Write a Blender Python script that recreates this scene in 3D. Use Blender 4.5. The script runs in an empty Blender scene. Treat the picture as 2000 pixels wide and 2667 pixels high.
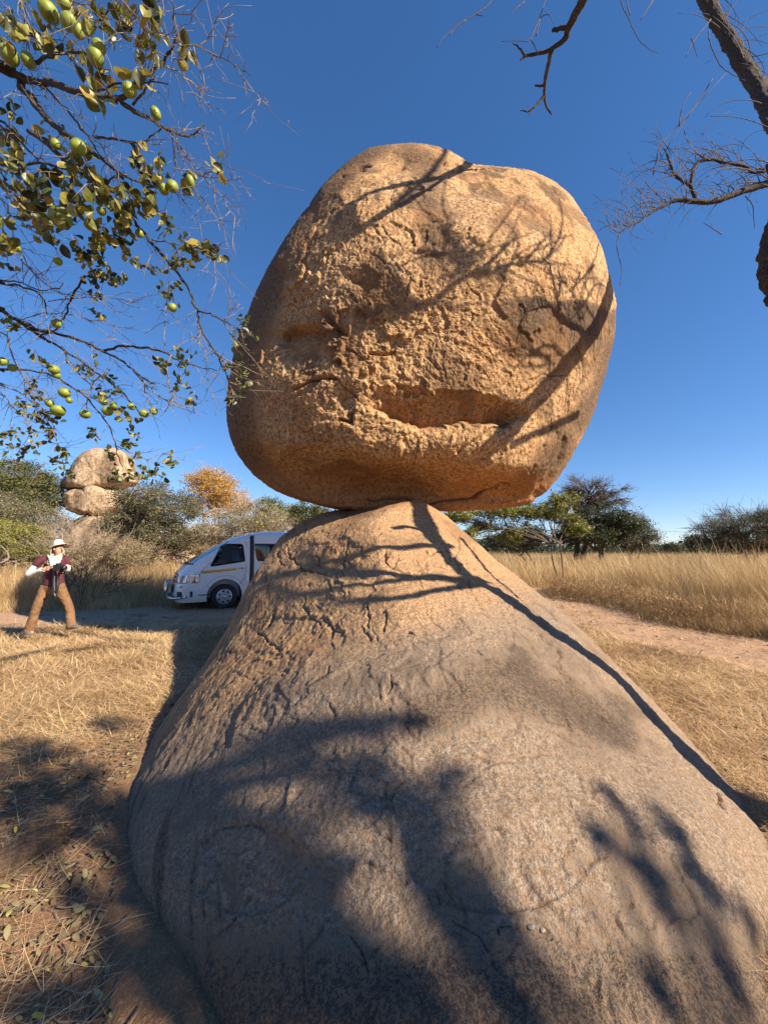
import bpy, bmesh, math, random
import numpy as np
from mathutils import Vector, Matrix, Quaternion
from mathutils.bvhtree import BVHTree
R = math.radians
rnd = random.Random(7)
rng = np.random.default_rng(7)
scn = bpy.context.scene
col = scn.collection

# ---------------------------------------------------------------- camera
CAM = Vector((0.0, 0.0, 1.55)); PITCH = R(5.8); F = 1002.0
cam_d = bpy.data.cameras.new('camera'); cam = bpy.data.objects.new('camera', cam_d); col.objects.link(cam)
cam.location = CAM; cam.rotation_euler = (R(90) + PITCH, 0, 0)
cam_d.sensor_fit = 'VERTICAL'; cam_d.sensor_height = 34.6; cam_d.sensor_width = 25.95
cam_d.lens = 34.6 * F / 2667.0
cam_d.clip_start = 0.05; cam_d.clip_end = 3000
scn.camera = cam

# ---------------------------------------------------------------- sky and sun
SUN_AZ, SUN_EL = R(120.2), R(31.5)
SUN = Vector((math.cos(SUN_EL)*math.sin(SUN_AZ), math.cos(SUN_EL)*math.cos(SUN_AZ), math.sin(SUN_EL)))
world = bpy.data.worlds.new('World'); scn.world = world; world.use_nodes = True
wn = world.node_tree; bg = wn.nodes['Background']
sky = wn.nodes.new('ShaderNodeTexSky'); sky.sky_type = 'NISHITA'; sky.sun_disc = False
sky.sun_elevation = SUN_EL; sky.sun_rotation = SUN_AZ
sky.altitude = 1500; sky.air_density = 1.0; sky.dust_density = 0.15; sky.ozone_density = 3.0
hs = wn.nodes.new('ShaderNodeHueSaturation'); hs.inputs['Saturation'].default_value = 1.32
gm = wn.nodes.new('ShaderNodeGamma'); gm.inputs['Gamma'].default_value = 0.80
wn.links.new(sky.outputs[0], gm.inputs['Color']); wn.links.new(gm.outputs[0], hs.inputs['Color']); tn = wn.nodes.new('ShaderNodeMix'); tn.data_type = 'RGBA'; tn.blend_type = 'MULTIPLY'; tn.inputs[0].default_value = 1.0; tn.inputs[7].default_value = (0.96, 0.95, 1.08, 1)
wn.links.new(hs.outputs[0], tn.inputs[6]); wn.links.new(tn.outputs[2], bg.inputs['Color'])
bg.inputs['Strength'].default_value = 0.094
sd = bpy.data.lights.new('sun', 'SUN'); sd.energy = 5.0; sd.angle = R(0.53); sd.color = (1.0, 0.85, 0.66)
sun = bpy.data.objects.new('sun', sd); col.objects.link(sun)
sun.rotation_euler = SUN.to_track_quat('Z', 'Y').to_euler(); sun.location = (20, -12, 20)
scn.view_settings.view_transform = 'Standard'; scn.view_settings.look = 'None'
scn.view_settings.exposure = 1.27; scn.view_settings.gamma = 1.0; scn.view_settings.use_curve_mapping = False
scn.cycles.max_bounces = 5; scn.cycles.diffuse_bounces = 3; scn.cycles.transparent_max_bounces = 6

# ---------------------------------------------------------------- helpers: place
cp, sp = math.cos(PITCH), math.sin(PITCH)
def ray(px, py):
    a = (px - 1000.0)/F; b = (1333.5 - py)/F
    return Vector((a, cp - b*sp, sp + b*cp))
def at(px, py, Y):                      # world point seen at photo pixel px,py whose forward distance is Y
    d = ray(px, py); return CAM + d*(Y/d.y)
def at_np(px, py, Y):
    a = (px - 1000.0)/F; b = (1333.5 - py)/F
    dx, dy, dz = a, cp - b*sp, sp + b*cp
    k = Y/dy
    return np.stack([dx*k, dy*k, CAM.z + dz*k], -1)
def ground_Y(py, z=0.0):
    b = (1333.5 - py)/F
    dy, dz = cp - b*sp, sp + b*cp
    return (z - CAM.z)/dz*dy

# ---------------------------------------------------------------- helpers: noise
_perm = np.random.default_rng(3).permutation(256); _perm = np.concatenate([_perm, _perm, _perm])
_g = np.random.default_rng(4).normal(size=(256, 3)); _g /= np.linalg.norm(_g, axis=1)[:, None]
def perlin(p):
    p = np.asarray(p, float); i = np.floor(p).astype(int); f = p - i; i &= 255
    u = f*f*f*(f*(f*6-15)+10)
    r = np.zeros(p.shape[:-1])
    for dx in (0, 1):
        wx = u[..., 0] if dx else 1-u[..., 0]
        a = _perm[i[..., 0]+dx]
        for dy in (0, 1):
            wy = u[..., 1] if dy else 1-u[..., 1]
            b = _perm[a + ((i[..., 1]+dy) & 255)]
            for dz in (0, 1):
                wz = u[..., 2] if dz else 1-u[..., 2]
                g = _g[_perm[b + ((i[..., 2]+dz) & 255)]]
                r += wx*wy*wz*((f[..., 0]-dx)*g[..., 0] + (f[..., 1]-dy)*g[..., 1] + (f[..., 2]-dz)*g[..., 2])
    return r*1.5
def fbm(p, octs=4, gain=0.5, lac=2.1):
    r = 0; a = 1.0; p = np.asarray(p, float)
    for k in range(octs):
        r = r + a*perlin(p + 17.3*k); a *= gain; p = p*lac
    return r
def smooth(a, b, x):
    t = np.clip((x-a)/(b-a), 0, 1); return t*t*(3-2*t)
def polydist(px, py, pts):
    """distance in photo pixels from points to a polyline"""
    d = np.full(px.shape, 1e9)
    for (x0, y0), (x1, y1) in zip(pts[:-1], pts[1:]):
        vx, vy = x1-x0, y1-y0
        t = np.clip(((px-x0)*vx + (py-y0)*vy)/(vx*vx+vy*vy+1e-9), 0, 1)
        d = np.minimum(d, np.hypot(px-x0-t*vx, py-y0-t*vy))
    return d

# ---------------------------------------------------------------- helpers: objects
def tag(o, label=None, cat=None, group=None, kind=None):
    if label: o['label'] = label
    if cat: o['category'] = cat
    if group: o['group'] = group
    if kind: o['kind'] = kind
    return o
def empty(name, loc=(0, 0, 0), rz=0, label=None, cat=None, group=None):
    o = bpy.data.objects.new(name, None); col.objects.link(o); o.location = loc; o.rotation_euler = (0, 0, rz)
    o.empty_display_size = 0.1
    return tag(o, label, cat, group)
def link_mesh(name, me, mat, parent=None, smooth_=True):
    if mat is not None: me.materials.append(mat)
    o = bpy.data.objects.new(name, me); col.objects.link(o)
    if parent is not None:
        o.parent = parent
    return o
def np_mesh(name, V, Fc, mat, parent=None, attrs=None, smooth_=True):
    """V (n,3) in parent space, Fc (m,k) uniform polygons"""
    V = np.ascontiguousarray(V, np.float32); Fc = np.ascontiguousarray(Fc, np.int32)
    me = bpy.data.meshes.new(name); m, k = Fc.shape
    me.vertices.add(len(V)); me.vertices.foreach_set('co', V.ravel())
    me.loops.add(m*k); me.loops.foreach_set('vertex_index', Fc.ravel())
    me.polygons.add(m); me.polygons.foreach_set('loop_start', np.arange(0, m*k, k, dtype=np.int32))
    me.polygons.foreach_set('loop_total', np.full(m, k, np.int32))
    me.polygons.foreach_set('use_smooth', np.full(m, smooth_, bool))
    for n, a in (attrs or {}).items():
        at_ = me.attributes.new(n, 'FLOAT', 'POINT'); at_.data.foreach_set('value', np.ascontiguousarray(a, np.float32).ravel())
    me.update(); me.validate()
    return link_mesh(name, me, mat, parent)
def grid_faces(nr, nc, wrap=False):
    r = np.arange(nr-1)[:, None]; c = np.arange(nc if wrap else nc-1)[None, :]
    c2 = (c+1) % nc
    return np.stack([r*nc+c, r*nc+c2, (r+1)*nc+c2, (r+1)*nc+c], -1).reshape(-1, 4)
class MB:
    """collects tubes, quads and boxes into ONE mesh"""
    def __init__(s): s.v = []; s.f = []; s.n = 0; s.t = []
    def add(s, V, Fc, tint=0.5):
        V = np.asarray(V, float); s.v.append(V); s.f += [tuple(int(i)+s.n for i in f) for f in Fc]
        s.t.append(np.full(len(V), tint) if np.isscalar(tint) else np.asarray(tint)); s.n += len(V)
    def tube(s, P, rad, k=6, tint=0.5, cap=True):
        P = np.asarray(P, float); n = len(P); rad = np.broadcast_to(np.asarray(rad, float), (n,))
        T = np.gradient(P, axis=0); T /= np.linalg.norm(T, axis=1)[:, None]+1e-9
        up = np.array([0., 0., 1.]) if abs(T[0, 2]) < .9 else np.array([1., 0, 0])
        N = np.zeros((n, 3)); a = np.cross(T[0], up); N[0] = a/np.linalg.norm(a)
        for i in range(1, n):
            a = N[i-1] - T[i]*np.dot(N[i-1], T[i]); N[i] = a/(np.linalg.norm(a)+1e-9)
        B = np.cross(T, N); th = np.linspace(0, 2*math.pi, k, endpoint=False)
        V = P[:, None] + rad[:, None, None]*(np.cos(th)[None, :, None]*N[:, None] + np.sin(th)[None, :, None]*B[:, None])
        fs = [tuple(f) for f in grid_faces(n, k, True)]
        if cap: fs += [tuple(range(k))[::-1], tuple(range((n-1)*k, n*k))]
        s.add(V.reshape(-1, 3), fs, tint)
    def box(s, c, h, M=None, tint=0.5):
        c = np.array(c, float); h = np.array(h, float)
        V = np.array([[x, y, z] for x in (-1, 1) for y in (-1, 1) for z in (-1, 1)], float)*h
        if M is not None: V = V @ np.array(M).T
        s.add(V+c, [(0, 1, 3, 2), (4, 6, 7, 5), (0, 4, 5, 1), (2, 3, 7, 6), (0, 2, 6, 4), (1, 5, 7, 3)], tint)
    def lathe(s, prof, c, axis='z', k=24, tint=0.5):
        """prof = [(radius, height)] turned about axis through c"""
        th = np.linspace(0, 2*math.pi, k, endpoint=False); pr = np.array(prof, float)
        x = pr[:, 0:1]*np.cos(th); y = pr[:, 0:1]*np.sin(th); z = np.repeat(pr[:, 1:2], k, 1)
        V = {'z': np.stack([x, y, z], -1), 'y': np.stack([x, z, -y], -1), 'x': np.stack([z, x, y], -1)}[axis].reshape(-1, 3)
        s.add(V+np.array(c, float), grid_faces(len(pr), k, True), tint)
    def build(s, name, mat, parent=None, smooth_=True, auto=None):
        me = bpy.data.meshes.new(name); V = np.concatenate(s.v)
        me.from_pydata(V.tolist(), [], s.f)
        me.polygons.foreach_set('use_smooth', np.full(len(me.polygons), smooth_, bool))
        a = me.attributes.new('tint', 'FLOAT', 'POINT'); a.data.foreach_set('value', np.concatenate(s.t).astype(np.float32))
        me.update()
        o = link_mesh(name, me, mat, parent)
        if auto: sharpen(o, auto)
        return o
def sharpen(o, deg=35):
    bm = bmesh.new(); bm.from_mesh(o.data)
    for f in bm.faces: f.smooth = True
    for e in bm.edges: e.smooth = len(e.link_faces) == 2 and e.calc_face_angle(0) < R(deg)
    bm.to_mesh(o.data); bm.free()
def poly_obj(name, V, Fc, mat, parent=None, smooth_=False):
    me = bpy.data.meshes.new(name); me.from_pydata([tuple(v) for v in V], [], Fc)
    me.polygons.foreach_set('use_smooth', np.full(len(me.polygons), smooth_, bool)); me.update()
    return link_mesh(name, me, mat, parent)

# ---------------------------------------------------------------- helpers: materials
class NT:
    def __init__(s, name):
        s.m = bpy.data.materials.new(name); s.m.use_nodes = True; s.t = s.m.node_tree
        s.b = s.t.nodes['Principled BSDF']; s.out = s.t.nodes['Material Output']
    def n(s, typ, **kw):
        nd = s.t.nodes.new('ShaderNode'+typ)
        for k, v in kw.items():
            if hasattr(nd, k): setattr(nd, k, v)
            else: nd.inputs[k.replace('_', ' ')].default_value = v
        return nd
    def l(s, a, b): s.t.links.new(a, b)
    def noise(s, co, scale, detail=3, rough=0.5, dist=0.0):
        nd = s.n('TexNoise'); nd.inputs['Scale'].default_value = scale; nd.inputs['Detail'].default_value = detail
        nd.inputs['Roughness'].default_value = rough; nd.inputs['Distortion'].default_value = dist
        if co: s.l(co, nd.inputs['Vector'])
        return nd.outputs['Fac']
    def ramp(s, fac, stops, interp='LINEAR'):
        nd = s.n('ValToRGB'); nd.color_ramp.interpolation = interp
        e = nd.color_ramp.elements
        while len(e) < len(stops): e.new(0.5)
        for i, (p, c) in enumerate(stops):
            e[i].position = p
            e[i].color = (c, c, c, 1) if np.isscalar(c) else (*c, 1)
        s.l(fac, nd.inputs[0]); return nd.outputs[0]
    def mix(s, fac, a, b, mode='MIX'):
        nd = s.n('Mix'); nd.data_type = 'RGBA'; nd.blend_type = mode
        for v, sock in ((fac, nd.inputs[0]), (a, nd.inputs[6]), (b, nd.inputs[7])):
            if hasattr(v, 'is_linked'): s.l(v, sock)
            elif np.isscalar(v): sock.default_value = v
            else: sock.default_value = (*v, 1)
        return nd.outputs[2]
    def math(s, op, a, b=0.0, c=None):
        nd = s.n('Math'); nd.operation = op
        for v, sock in ((a, nd.inputs[0]), (b, nd.inputs[1])) + (((c, nd.inputs[2]),) if c is not None else ()):
            if hasattr(v, 'is_linked'): s.l(v, sock)
            else: sock.default_value = v
        return nd.outputs[0]
    def attr(s, name): nd = s.n('Attribute'); nd.attribute_name = name; return nd.outputs['Fac']
    def bump(s, h, strength, dist, prev=None):
        nd = s.n('Bump'); nd.inputs['Strength'].default_value = strength; nd.inputs['Distance'].default_value = dist
        s.l(h, nd.inputs['Height'])
        if prev: s.l(prev, nd.inputs['Normal'])
        return nd.outputs['Normal']
    def set(s, **kw):
        for k, v in kw.items():
            sock = s.b.inputs[k.replace('_', ' ')]
            if hasattr(v, 'is_linked'): s.l(v, sock)
            elif isinstance(v, tuple) and len(v) == 3: sock.default_value = (*v, 1)
            else: sock.default_value = v
        return s.m
def plain(name, c, rough=0.6, metal=0.0, var=0.12, scale=8.0, **kw):
    t = NT(name); co = t.n('TexCoord').outputs['Object']
    f = t.noise(co, scale, 4)
    k = t.ramp(f, [(0.3, tuple(x*(1-var) for x in c)), (0.7, tuple(min(1, x*(1+var)) for x in c))])
    return t.set(Base_Color=k, Roughness=rough, Metallic=metal, **kw)
# ---------------------------------------------------------------- rock material
def rock_mat(name, tan1, tan2, dark, grey, speck=1.0, bump=1.0):
    t = NT(name); co = t.n('TexCoord').outputs['Object']
    big = t.noise(co, 0.9, 5, 0.6)
    base = t.mix(t.ramp(big, [(0.35, 0.0), (0.65, 1.0)]), tan1, tan2)
    base = t.mix(t.attr('grey'), base, grey)
    n1 = t.noise(co, 20*speck, 4, 0.72)
    n2 = t.noise(co, 55*speck, 3, 0.65)
    n3 = t.noise(co, 9*speck, 5, 0.7)
    sp_ = t.math('ADD', t.math('MULTIPLY', n1, 0.55), t.math('MULTIPLY', n2, 0.45))
    spm = t.ramp(sp_, [(0.425, 1.0), (0.48, 0.55), (0.53, 0.0)])
    c = t.mix(t.math('MULTIPLY', spm, 0.95), base, dark)
    pale = t.ramp(sp_, [(0.515, 0.0), (0.60, 0.65)])
    c = t.mix(pale, c, t.mix(t.attr('grey'), tuple(min(0.62, x*1.4) for x in tan2), tuple(x*1.6 for x in grey)))
    pat = t.ramp(n3, [(0.42, 0.35), (0.6, 0.0)])
    c = t.mix(pat, c, tuple(x*0.55 for x in tan1))
    st = t.attr('stain_shade')
    stn = t.math('MULTIPLY', t.ramp(t.math('ADD', sp_, t.math('MULTIPLY', st, 0.11)), [(0.515, 0.0), (0.575, 1.0)]), t.ramp(st, [(0.02, 0.0), (0.3, 1.0)]))
    c = t.mix(t.math('MULTIPLY', stn, 0.86), c, (0.038, 0.028, 0.022))
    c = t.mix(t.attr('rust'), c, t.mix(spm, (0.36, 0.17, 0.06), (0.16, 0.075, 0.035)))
    c = t.mix(t.attr('crack'), c, (0.03, 0.02, 0.015))
    h = t.math('ADD', t.math('MULTIPLY', n1, 1.0), t.math('MULTIPLY', n2, 0.5))
    nb = t.bump(h, 0.8*bump, 0.018)
    nb = t.bump(n3, 0.3*bump, 0.04, nb)
    t.set(Base_Color=c, Roughness=0.93, Normal=nb); t.b.inputs['Specular IOR Level'].default_value = 0.25
    return t.m

def grid_normals(P, wrap):
    """P (nr,nc,3)"""
    du = np.gradient(P, axis=0)
    if wrap: dv = np.roll(P, -1, 1) - np.roll(P, 1, 1)
    else: dv = np.gradient(P, axis=1)
    N = np.cross(du, dv); return N/(np.linalg.norm(N, axis=-1, keepdims=True)+1e-12)

# ---------------------------------------------------------------- balancing boulder
SIL = [(1047,375),(1114,378),(1173,393),(1213,420),(1240,431),(1299,436),(1379,446),(1439,469),(1485,502),(1531,569),(1565,635),
 (1584,708),(1603,788),(1601,854),(1584,934),(1565,1006),(1538,1093),(1498,1166),(1458,1239),(1405,1298),(1366,1317),(1326,1321),
 (1246,1327),(1147,1329),(1000,1329),(862,1325),(802,1308),(716,1278),(663,1239),(623,1186),(600,1132),(591,1079),(593,1013),(603,960),
 (616,900),(649,808),(683,728),(716,662),(756,595),(802,536),(835,483),(882,436),(921,406),(961,384),(1008,377)]
def flakes(wx, wy, P, regs, seed):
    """many short, wandering flake edges: returns (relief, darkness)"""
    g = np.random.default_rng(seed); rel = np.zeros_like(wx); drk = np.zeros_like(wx)
    for (x0, y0, x1, y1, n, a0, w, dep) in regs:
        for _ in range(n):
            x, y = g.uniform(x0, x1), g.uniform(y0, y1); a = R(a0+g.normal(0, 28)); L = g.uniform(25, 95); pts = [(x, y)]
            for k in range(4): a += g.normal(0, .38); pts.append((pts[-1][0]+L/4*math.cos(a), pts[-1][1]+L/4*math.sin(a)))
            q = np.array(pts); k = (wx > q[:, 0].min()-25) & (wx < q[:, 0].max()+25) & (wy > q[:, 1].min()-25) & (wy < q[:, 1].max()+25)
            if not k.any(): continue
            dd = polydist(wx[k], wy[k], pts); dx = wx[k]-np.interp(wy[k], *zip(*sorted((b, a_) for a_, b in pts)))
            e = g.uniform(.5, 1)*np.exp(-(dd/w)**2); rel[k] -= dep*e; rel[k] += dep*.8*(dx > 0)*np.exp(-(dd/(w*4.5))**2)*g.uniform(.3, 1)
            drk[k] = np.maximum(drk[k], smooth(.35, .9, e)*g.uniform(.25, .7))
    return rel, drk
def make_boulder():
    cx, cy = 1085.0, 860.0; D0, De, Db = 4.78, 6.38, 9.2
    s = np.array(SIL, float); ang = np.unwrap(np.arctan2(s[:, 1]-cy, s[:, 0]-cx)); rad = np.hypot(s[:, 0]-cx, s[:, 1]-cy)
    o = np.argsort(ang); ang, rad = ang[o], rad[o]
    ang = np.concatenate([ang-2*math.pi, ang, ang+2*math.pi]); rad = np.concatenate([rad]*3)
    nc = 1000; psi = np.linspace(0, 2*math.pi, nc, endpoint=False) + ang[len(s)]
    Rp = np.interp(psi, ang, rad)
    kk = np.exp(-np.linspace(-2, 2, 9)**2); kk /= kk.sum()
    Rp = np.convolve(np.concatenate([Rp[-4:], Rp, Rp[:4]]), kk, 'valid')
    nf, nb_ = 300, 60
    # front rings: even spacing in rho, crowding at the rim; rear rings continue
    tf = np.linspace(0.002, math.pi/2, nf); rho = np.sin(tf)*0.35 + (tf/(math.pi/2))*0.65
    rho[-1] = 1
    p = 2.35
    S = np.broadcast_to(rho[:, None], (nf, nc)); PSI = np.broadcast_to(psi[None], (nf, nc))
    px = cx + S*Rp*np.cos(PSI); py = cy + S*Rp*np.sin(PSI)
    prof = 1-(1-np.clip(S, 0, 1)**p)**(1/p)
    # rim deeper on the left and top, the right side comes nearer; blocky left shoulder
    dirx = np.cos(PSI); diry = np.sin(PSI)
    De_ = De + 0.10*(-dirx) + 0.10*(-diry)
    D = D0 + (De_-D0)*prof
    D = D + 0.32*smooth(0, 1, (930-px)/330)*(1-prof)          # left shoulder turns away
    D = D - 0.22*np.exp(-((px-1330)/190)**2-((py-700)/230)**2)
    D = D + 0.0011*np.clip(620-py, 0, 400)*(1-S**3)            # leans back to the top
    D = D + 0.85*smooth(1175, 1300, py + 0.10*(1085-px))*(1-S**9)
    # upper dome behind the notch
    D = D + 0.35*smooth(0, 1, (470-py)/70)*(1-S**6)
    Pf = at_np(px, py, D)
    tb = np.linspace(0, math.pi/2, nb_+1)[1:]
    Lb = np.cos(tb)[:, None]**0.8*np.ones(nc)
    Deb = De + 0.10*(-np.cos(psi)) + 0.10*(-np.sin(psi))
    Yb = Deb[None] + (Db-Deb[None])*np.sin(tb)[:, None]
    pc = at_np(np.full(nc, cx), np.full(nc, cy), Deb); pr = at_np(cx+Rp*np.cos(psi), cy+Rp*np.sin(psi), Deb)
    off = (pr-pc)
    cen = at_np(np.full(nc, cx), np.full(nc, cy), Deb)
    Pb = cen[None] + off[None]*Lb[..., None]; Pb[..., 1] = Yb
    Pb[..., 2] += 0.10*np.sin(tb)[:, None]
    P = np.concatenate([Pf, Pb]); 
    PX = np.concatenate([px, np.repeat(px[-1:], nb_, 0)]); PY = np.concatenate([py, np.repeat(py[-1:], nb_, 0)])
    front = np.concatenate([np.ones((nf, nc)), np.zeros((nb_, nc))])
    rim = np.concatenate([1-S**7, np.zeros((nb_, nc))])
    N = grid_normals(P, True)
    if np.mean(N[40, :, 1]) > 0: N = -N
    wx = PX + 26*perlin(P*1.1+5) + 9*perlin(P*4+9); wy = PY + 26*perlin(P*1.1+31) + 9*perlin(P*4+2)
    def gb(x, y, rx, ry, a=0):
        c, s_ = math.cos(R(a)), math.sin(R(a)); dx, dy = wx-x, wy-y
        return np.exp(-(((dx*c+dy*s_)/rx)**2+((-dx*s_+dy*c)/ry)**2))
    d = 0.085*fbm(P*0.45+3, 2) * (0.35+0.65*rim) + 0.018*fbm(P*2.2+8, 4)*(0.25+0.75*rim)
    rough = np.clip(gb(1000, 1000, 420, 330)+gb(880, 880, 200, 200), 0, 1)
    d = d + (0.006+0.005*rough)*fbm(P*7.5, 4, 0.6) + (0.006+.003*rough)*fbm(P*20, 3, 0.6)
    # stepped, flaked relief
    wp = P + 0.25*np.stack([fbm(P*2.3+60, 3), fbm(P*2.3+90, 3), fbm(P*2.3+120, 3)], -1)
    for k, (fr, am) in enumerate(((0.8, .05), (2.3, .010), (4.9, .008), (9.5, .006))):
        a_ = fbm(wp*fr+40+9*k, 3, 0.55); d = d + am*rim*smooth(-0.02, 0.04+0.03*k, a_-0.12)*(0.25+0.8*rough)
    # the long hollow under its lip
    wy2_ = wy + 10*perlin(P*7+61) + 5*perlin(P*19+4)
    u = (wx-1160)/(235.0); lipy = 1000 + 22*u + 40*u*u; lob_ = 1104 + 6*u - 34*u*u
    below = wy2_ - lipy; hh = np.maximum(lob_-lipy, 6)
    inh = np.clip(below/hh, 0, 1)**0.75*smooth(10, -6, wy2_-lob_)*smooth(0, 0.45, 1.10-np.abs(u))*smooth(-1.2, -.5, u)
    d = d - 0.29*inh + 0.0*np.exp(-((below+22)/30)**2)*smooth(0, 0.5, 1.05-np.abs(u))
    # left cavity with a sharp upper edge
    u2 = (wx-778)/66.0; edge = 838 + 20*np.abs(u2)**1.5
    b2 = wy-edge; d = d - 0.24*smooth(-3, 12, b2)*np.exp(-np.clip(b2, 0, None)/55)*smooth(0, .6, 1.15-np.abs(u2))*rim
    # broken block on the left face (bright facet) and steps
    d = d + 0.16*smooth(-10, 10, wx-735)*smooth(0, 160, 860-wy)*np.exp(-np.clip(wx-735, 0, None)/260)*rim*smooth(400, 560, wy)
    d = d - 0.09*gb(938, 752, 30, 12, 25) - 0.04*gb(880, 950, 50, 70)
    d = d + 0.10*gb(1080, 1150, 280, 45) + 0.05*gb(760, 1000, 70, 50)
    d = d - 0.10*gb(905, 1052, 20, 35)
    # notch line on top and small ledges
    lines = [([(888,470),(920,448),(955,438)], 3.5, .06), ([(800,720),(770,800),(740,860)], 6, .08),
             ([(898,1110),(915,1118),(918,1090)], 4, .10), ([(957,920),(990,912),(1022,903)], 4, .08), ([(770,1020),(820,1002),(880,998)], 4, .08),
             ([(975,460),(1060,412),(1150,430)], 8, .05), ([(1395,1300),(1440,1230),(1470,1150)], 7, .06), ([(1200,1180),(1270,1120),(1330,1090)], 5, .03),
             ([(960,1290),(1100,1300),(1250,1292)], 4, .05), ([(1240,1295),(1300,1270),(1330,1280)], 4, .06), ([(850,830),(880,870),(905,880)], 6, .08),
             ([(1330,1040),(1400,1000),(1450,960)], 6, .04), ([(1510,900),(1520,960),(1490,1040)], 5, .05)]
    crack = np.zeros_like(d)
    for pts, w, dep in lines:
        dd = polydist(wx, wy, pts); g = np.exp(-(dd/w)**2); d = d-dep*g; crack = np.maximum(crack, 0.55*smooth(0.55, 0.95, g)*(w < 6))
    r_, k_ = flakes(wx, wy, P, [(760, 600, 1250, 1000, 15, 75, 2.4, .012), (700, 880, 1100, 1160, 12, 15, 2.4, .014), (1380, 900, 1560, 1250, 14, 112, 2.6, .014), (800, 430, 1100, 600, 5, 55, 2.2, .012)], 5)
    d = d + r_; crack = np.maximum(crack, k_)
    P = P + N*d[..., None]
    # stains, plus painted shade
    stain_shade = 0*d
    lob = lambda pts, w: np.exp(-(polydist(wx, wy, pts)/w)**2)
    top_band = np.zeros_like(d)
    wx2 = wx + 60*perlin(P*2.0+88) + 25*perlin(P*6+70); wy2 = wy + 60*perlin(P*2.0+99) + 25*perlin(P*6+33)
    edge_y = 800 - 26*np.exp(-((wx-1400)/60)**2) + 10*np.sin(wx/31.0)
    lich = smooth(-6, 10, wy-edge_y)*smooth(1000, 840, wy2)*smooth(1240, 1380, wx2)*smooth(1640, 1560, wx2)
    stain_shade = np.maximum(stain_shade, 0.9*lich)
    stain_shade = np.maximum(stain_shade, 0.75*lob([(1115,520),(1125,600),(1130,690)], 34))
    stain_shade = np.maximum(stain_shade, 0.55*lob([(1085,400),(1110,470)], 45))
    stain_shade = np.maximum(stain_shade, 0.8*lob([(1470,1150),(1420,1230),(1370,1290)], 42))
    stain_shade = np.maximum(stain_shade, 0.75*lob([(1590,900),(1565,1000),(1520,1100)], 40))
    stain_shade = np.maximum(stain_shade, 0.75*smooth(1, 0, (px_to_left(PX, PY)-10)/105.0))  # darkness of the shaded left side put into the colour
    stain_shade = np.maximum(stain_shade, 0.6*lob([(860,860),(900,930)], 36))
    stain_shade = np.maximum(stain_shade, 0.6*lob([(700,640),(760,560),(840,480)], 22))
    stain_shade = np.maximum(stain_shade, 0.45*lob([(820,640),(760,720)], 25))
    stain_shade = np.maximum(stain_shade, 0.35*smooth(0.1, 0.5, fbm(P*1.2+71, 4)))
    stain_shade = np.maximum(stain_shade, 0.6*smooth(0.12, 0.45, fbm(P*np.array([2.6, 2.6, .6])+7, 4))*smooth(720, 480, wy)*smooth(760, 900, wx))
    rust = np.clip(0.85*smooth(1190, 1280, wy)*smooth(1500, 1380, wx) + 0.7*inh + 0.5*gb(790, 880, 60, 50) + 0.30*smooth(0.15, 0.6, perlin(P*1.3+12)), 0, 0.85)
    grey = np.clip(0.25*smooth(0.0, 0.5, perlin(P*0.7+50)), 0, 1)
    V = P.reshape(-1, 3)
    root = Vector((0.55, 6.9, 2.3))
    V = V - np.array(root)
    # close both poles
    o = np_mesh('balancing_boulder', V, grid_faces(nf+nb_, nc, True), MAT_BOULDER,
                attrs=dict(stain_shade=stain_shade, rust=rust, grey=grey, crack=crack))
    o.location = root
    return tag(o, 'huge tan granite boulder with a dark hollow, balanced on the sloping rock', 'boulder')
_left = sorted([(y, x) for x, y in SIL if x < 1000 and y < 1326])
def px_to_left(PX, PY):
    ys = [a for a, b in _left]; xs = [b for a, b in _left]
    return PX - np.interp(PY, ys, xs)
MAT_BOULDER = rock_mat('boulder_granite', (0.45, 0.258, 0.118), (0.52, 0.32, 0.158), (0.13, 0.068, 0.034), (0.42, 0.32, 0.21))
boulder = make_boulder()

# ---------------------------------------------------------------- sloping rock under it
BL = [(1303,1070),(1306,1030),(1315,965),(1330,868),(1337,837),(1364,777),(1400,729),(1479,675),(1533,641),(1593,614),(1642,590),(1690,560),(1726,536),(1765,508),(1860,439),(1932,392),(2033,345),(2100,330),(2170,326),
      (2250,336),(2300,347),(2400,405),(2500,470),(2600,530),(2667,560),(3000,640),(3400,760),(4200,860)]
BR = [(1303,1092),(1306,1106),(1320,1130),(1345,1165),(1378,1200),(1417,1248),(1463,1296),(1499,1345),(1537,1393),(1619,1489),(1672,1545),(1700,1574),(1745,1620),(1889,1762),(1998,1868),(2085,1935),(2193,2003),(2300,2050),
      (2400,2030),(2500,2000),(2667,2020),(3000,1900),(3400,1700),(4200,1300)]
BY = [(1303,5.5),(1312,5.3),(1335,4.95),(1410,4.0),(1552,3.0),(1776,2.2),(2124,1.6),(2655,1.15),(3000,1.0),(3400,0.92),(4200,0.8)]
BSL = [(1303,5.5),(1315,6.6),(1330,7.2),(1395,6.5),(1480,5.7),(1560,5.2),(1720,4.4),(1800,3.9),(1890,3.42)]
BSR = [(1303,5.5),(1330,5.7),(1390,5.35),(1570,4.5),(1750,3.9),(1860,3.55)]
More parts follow.
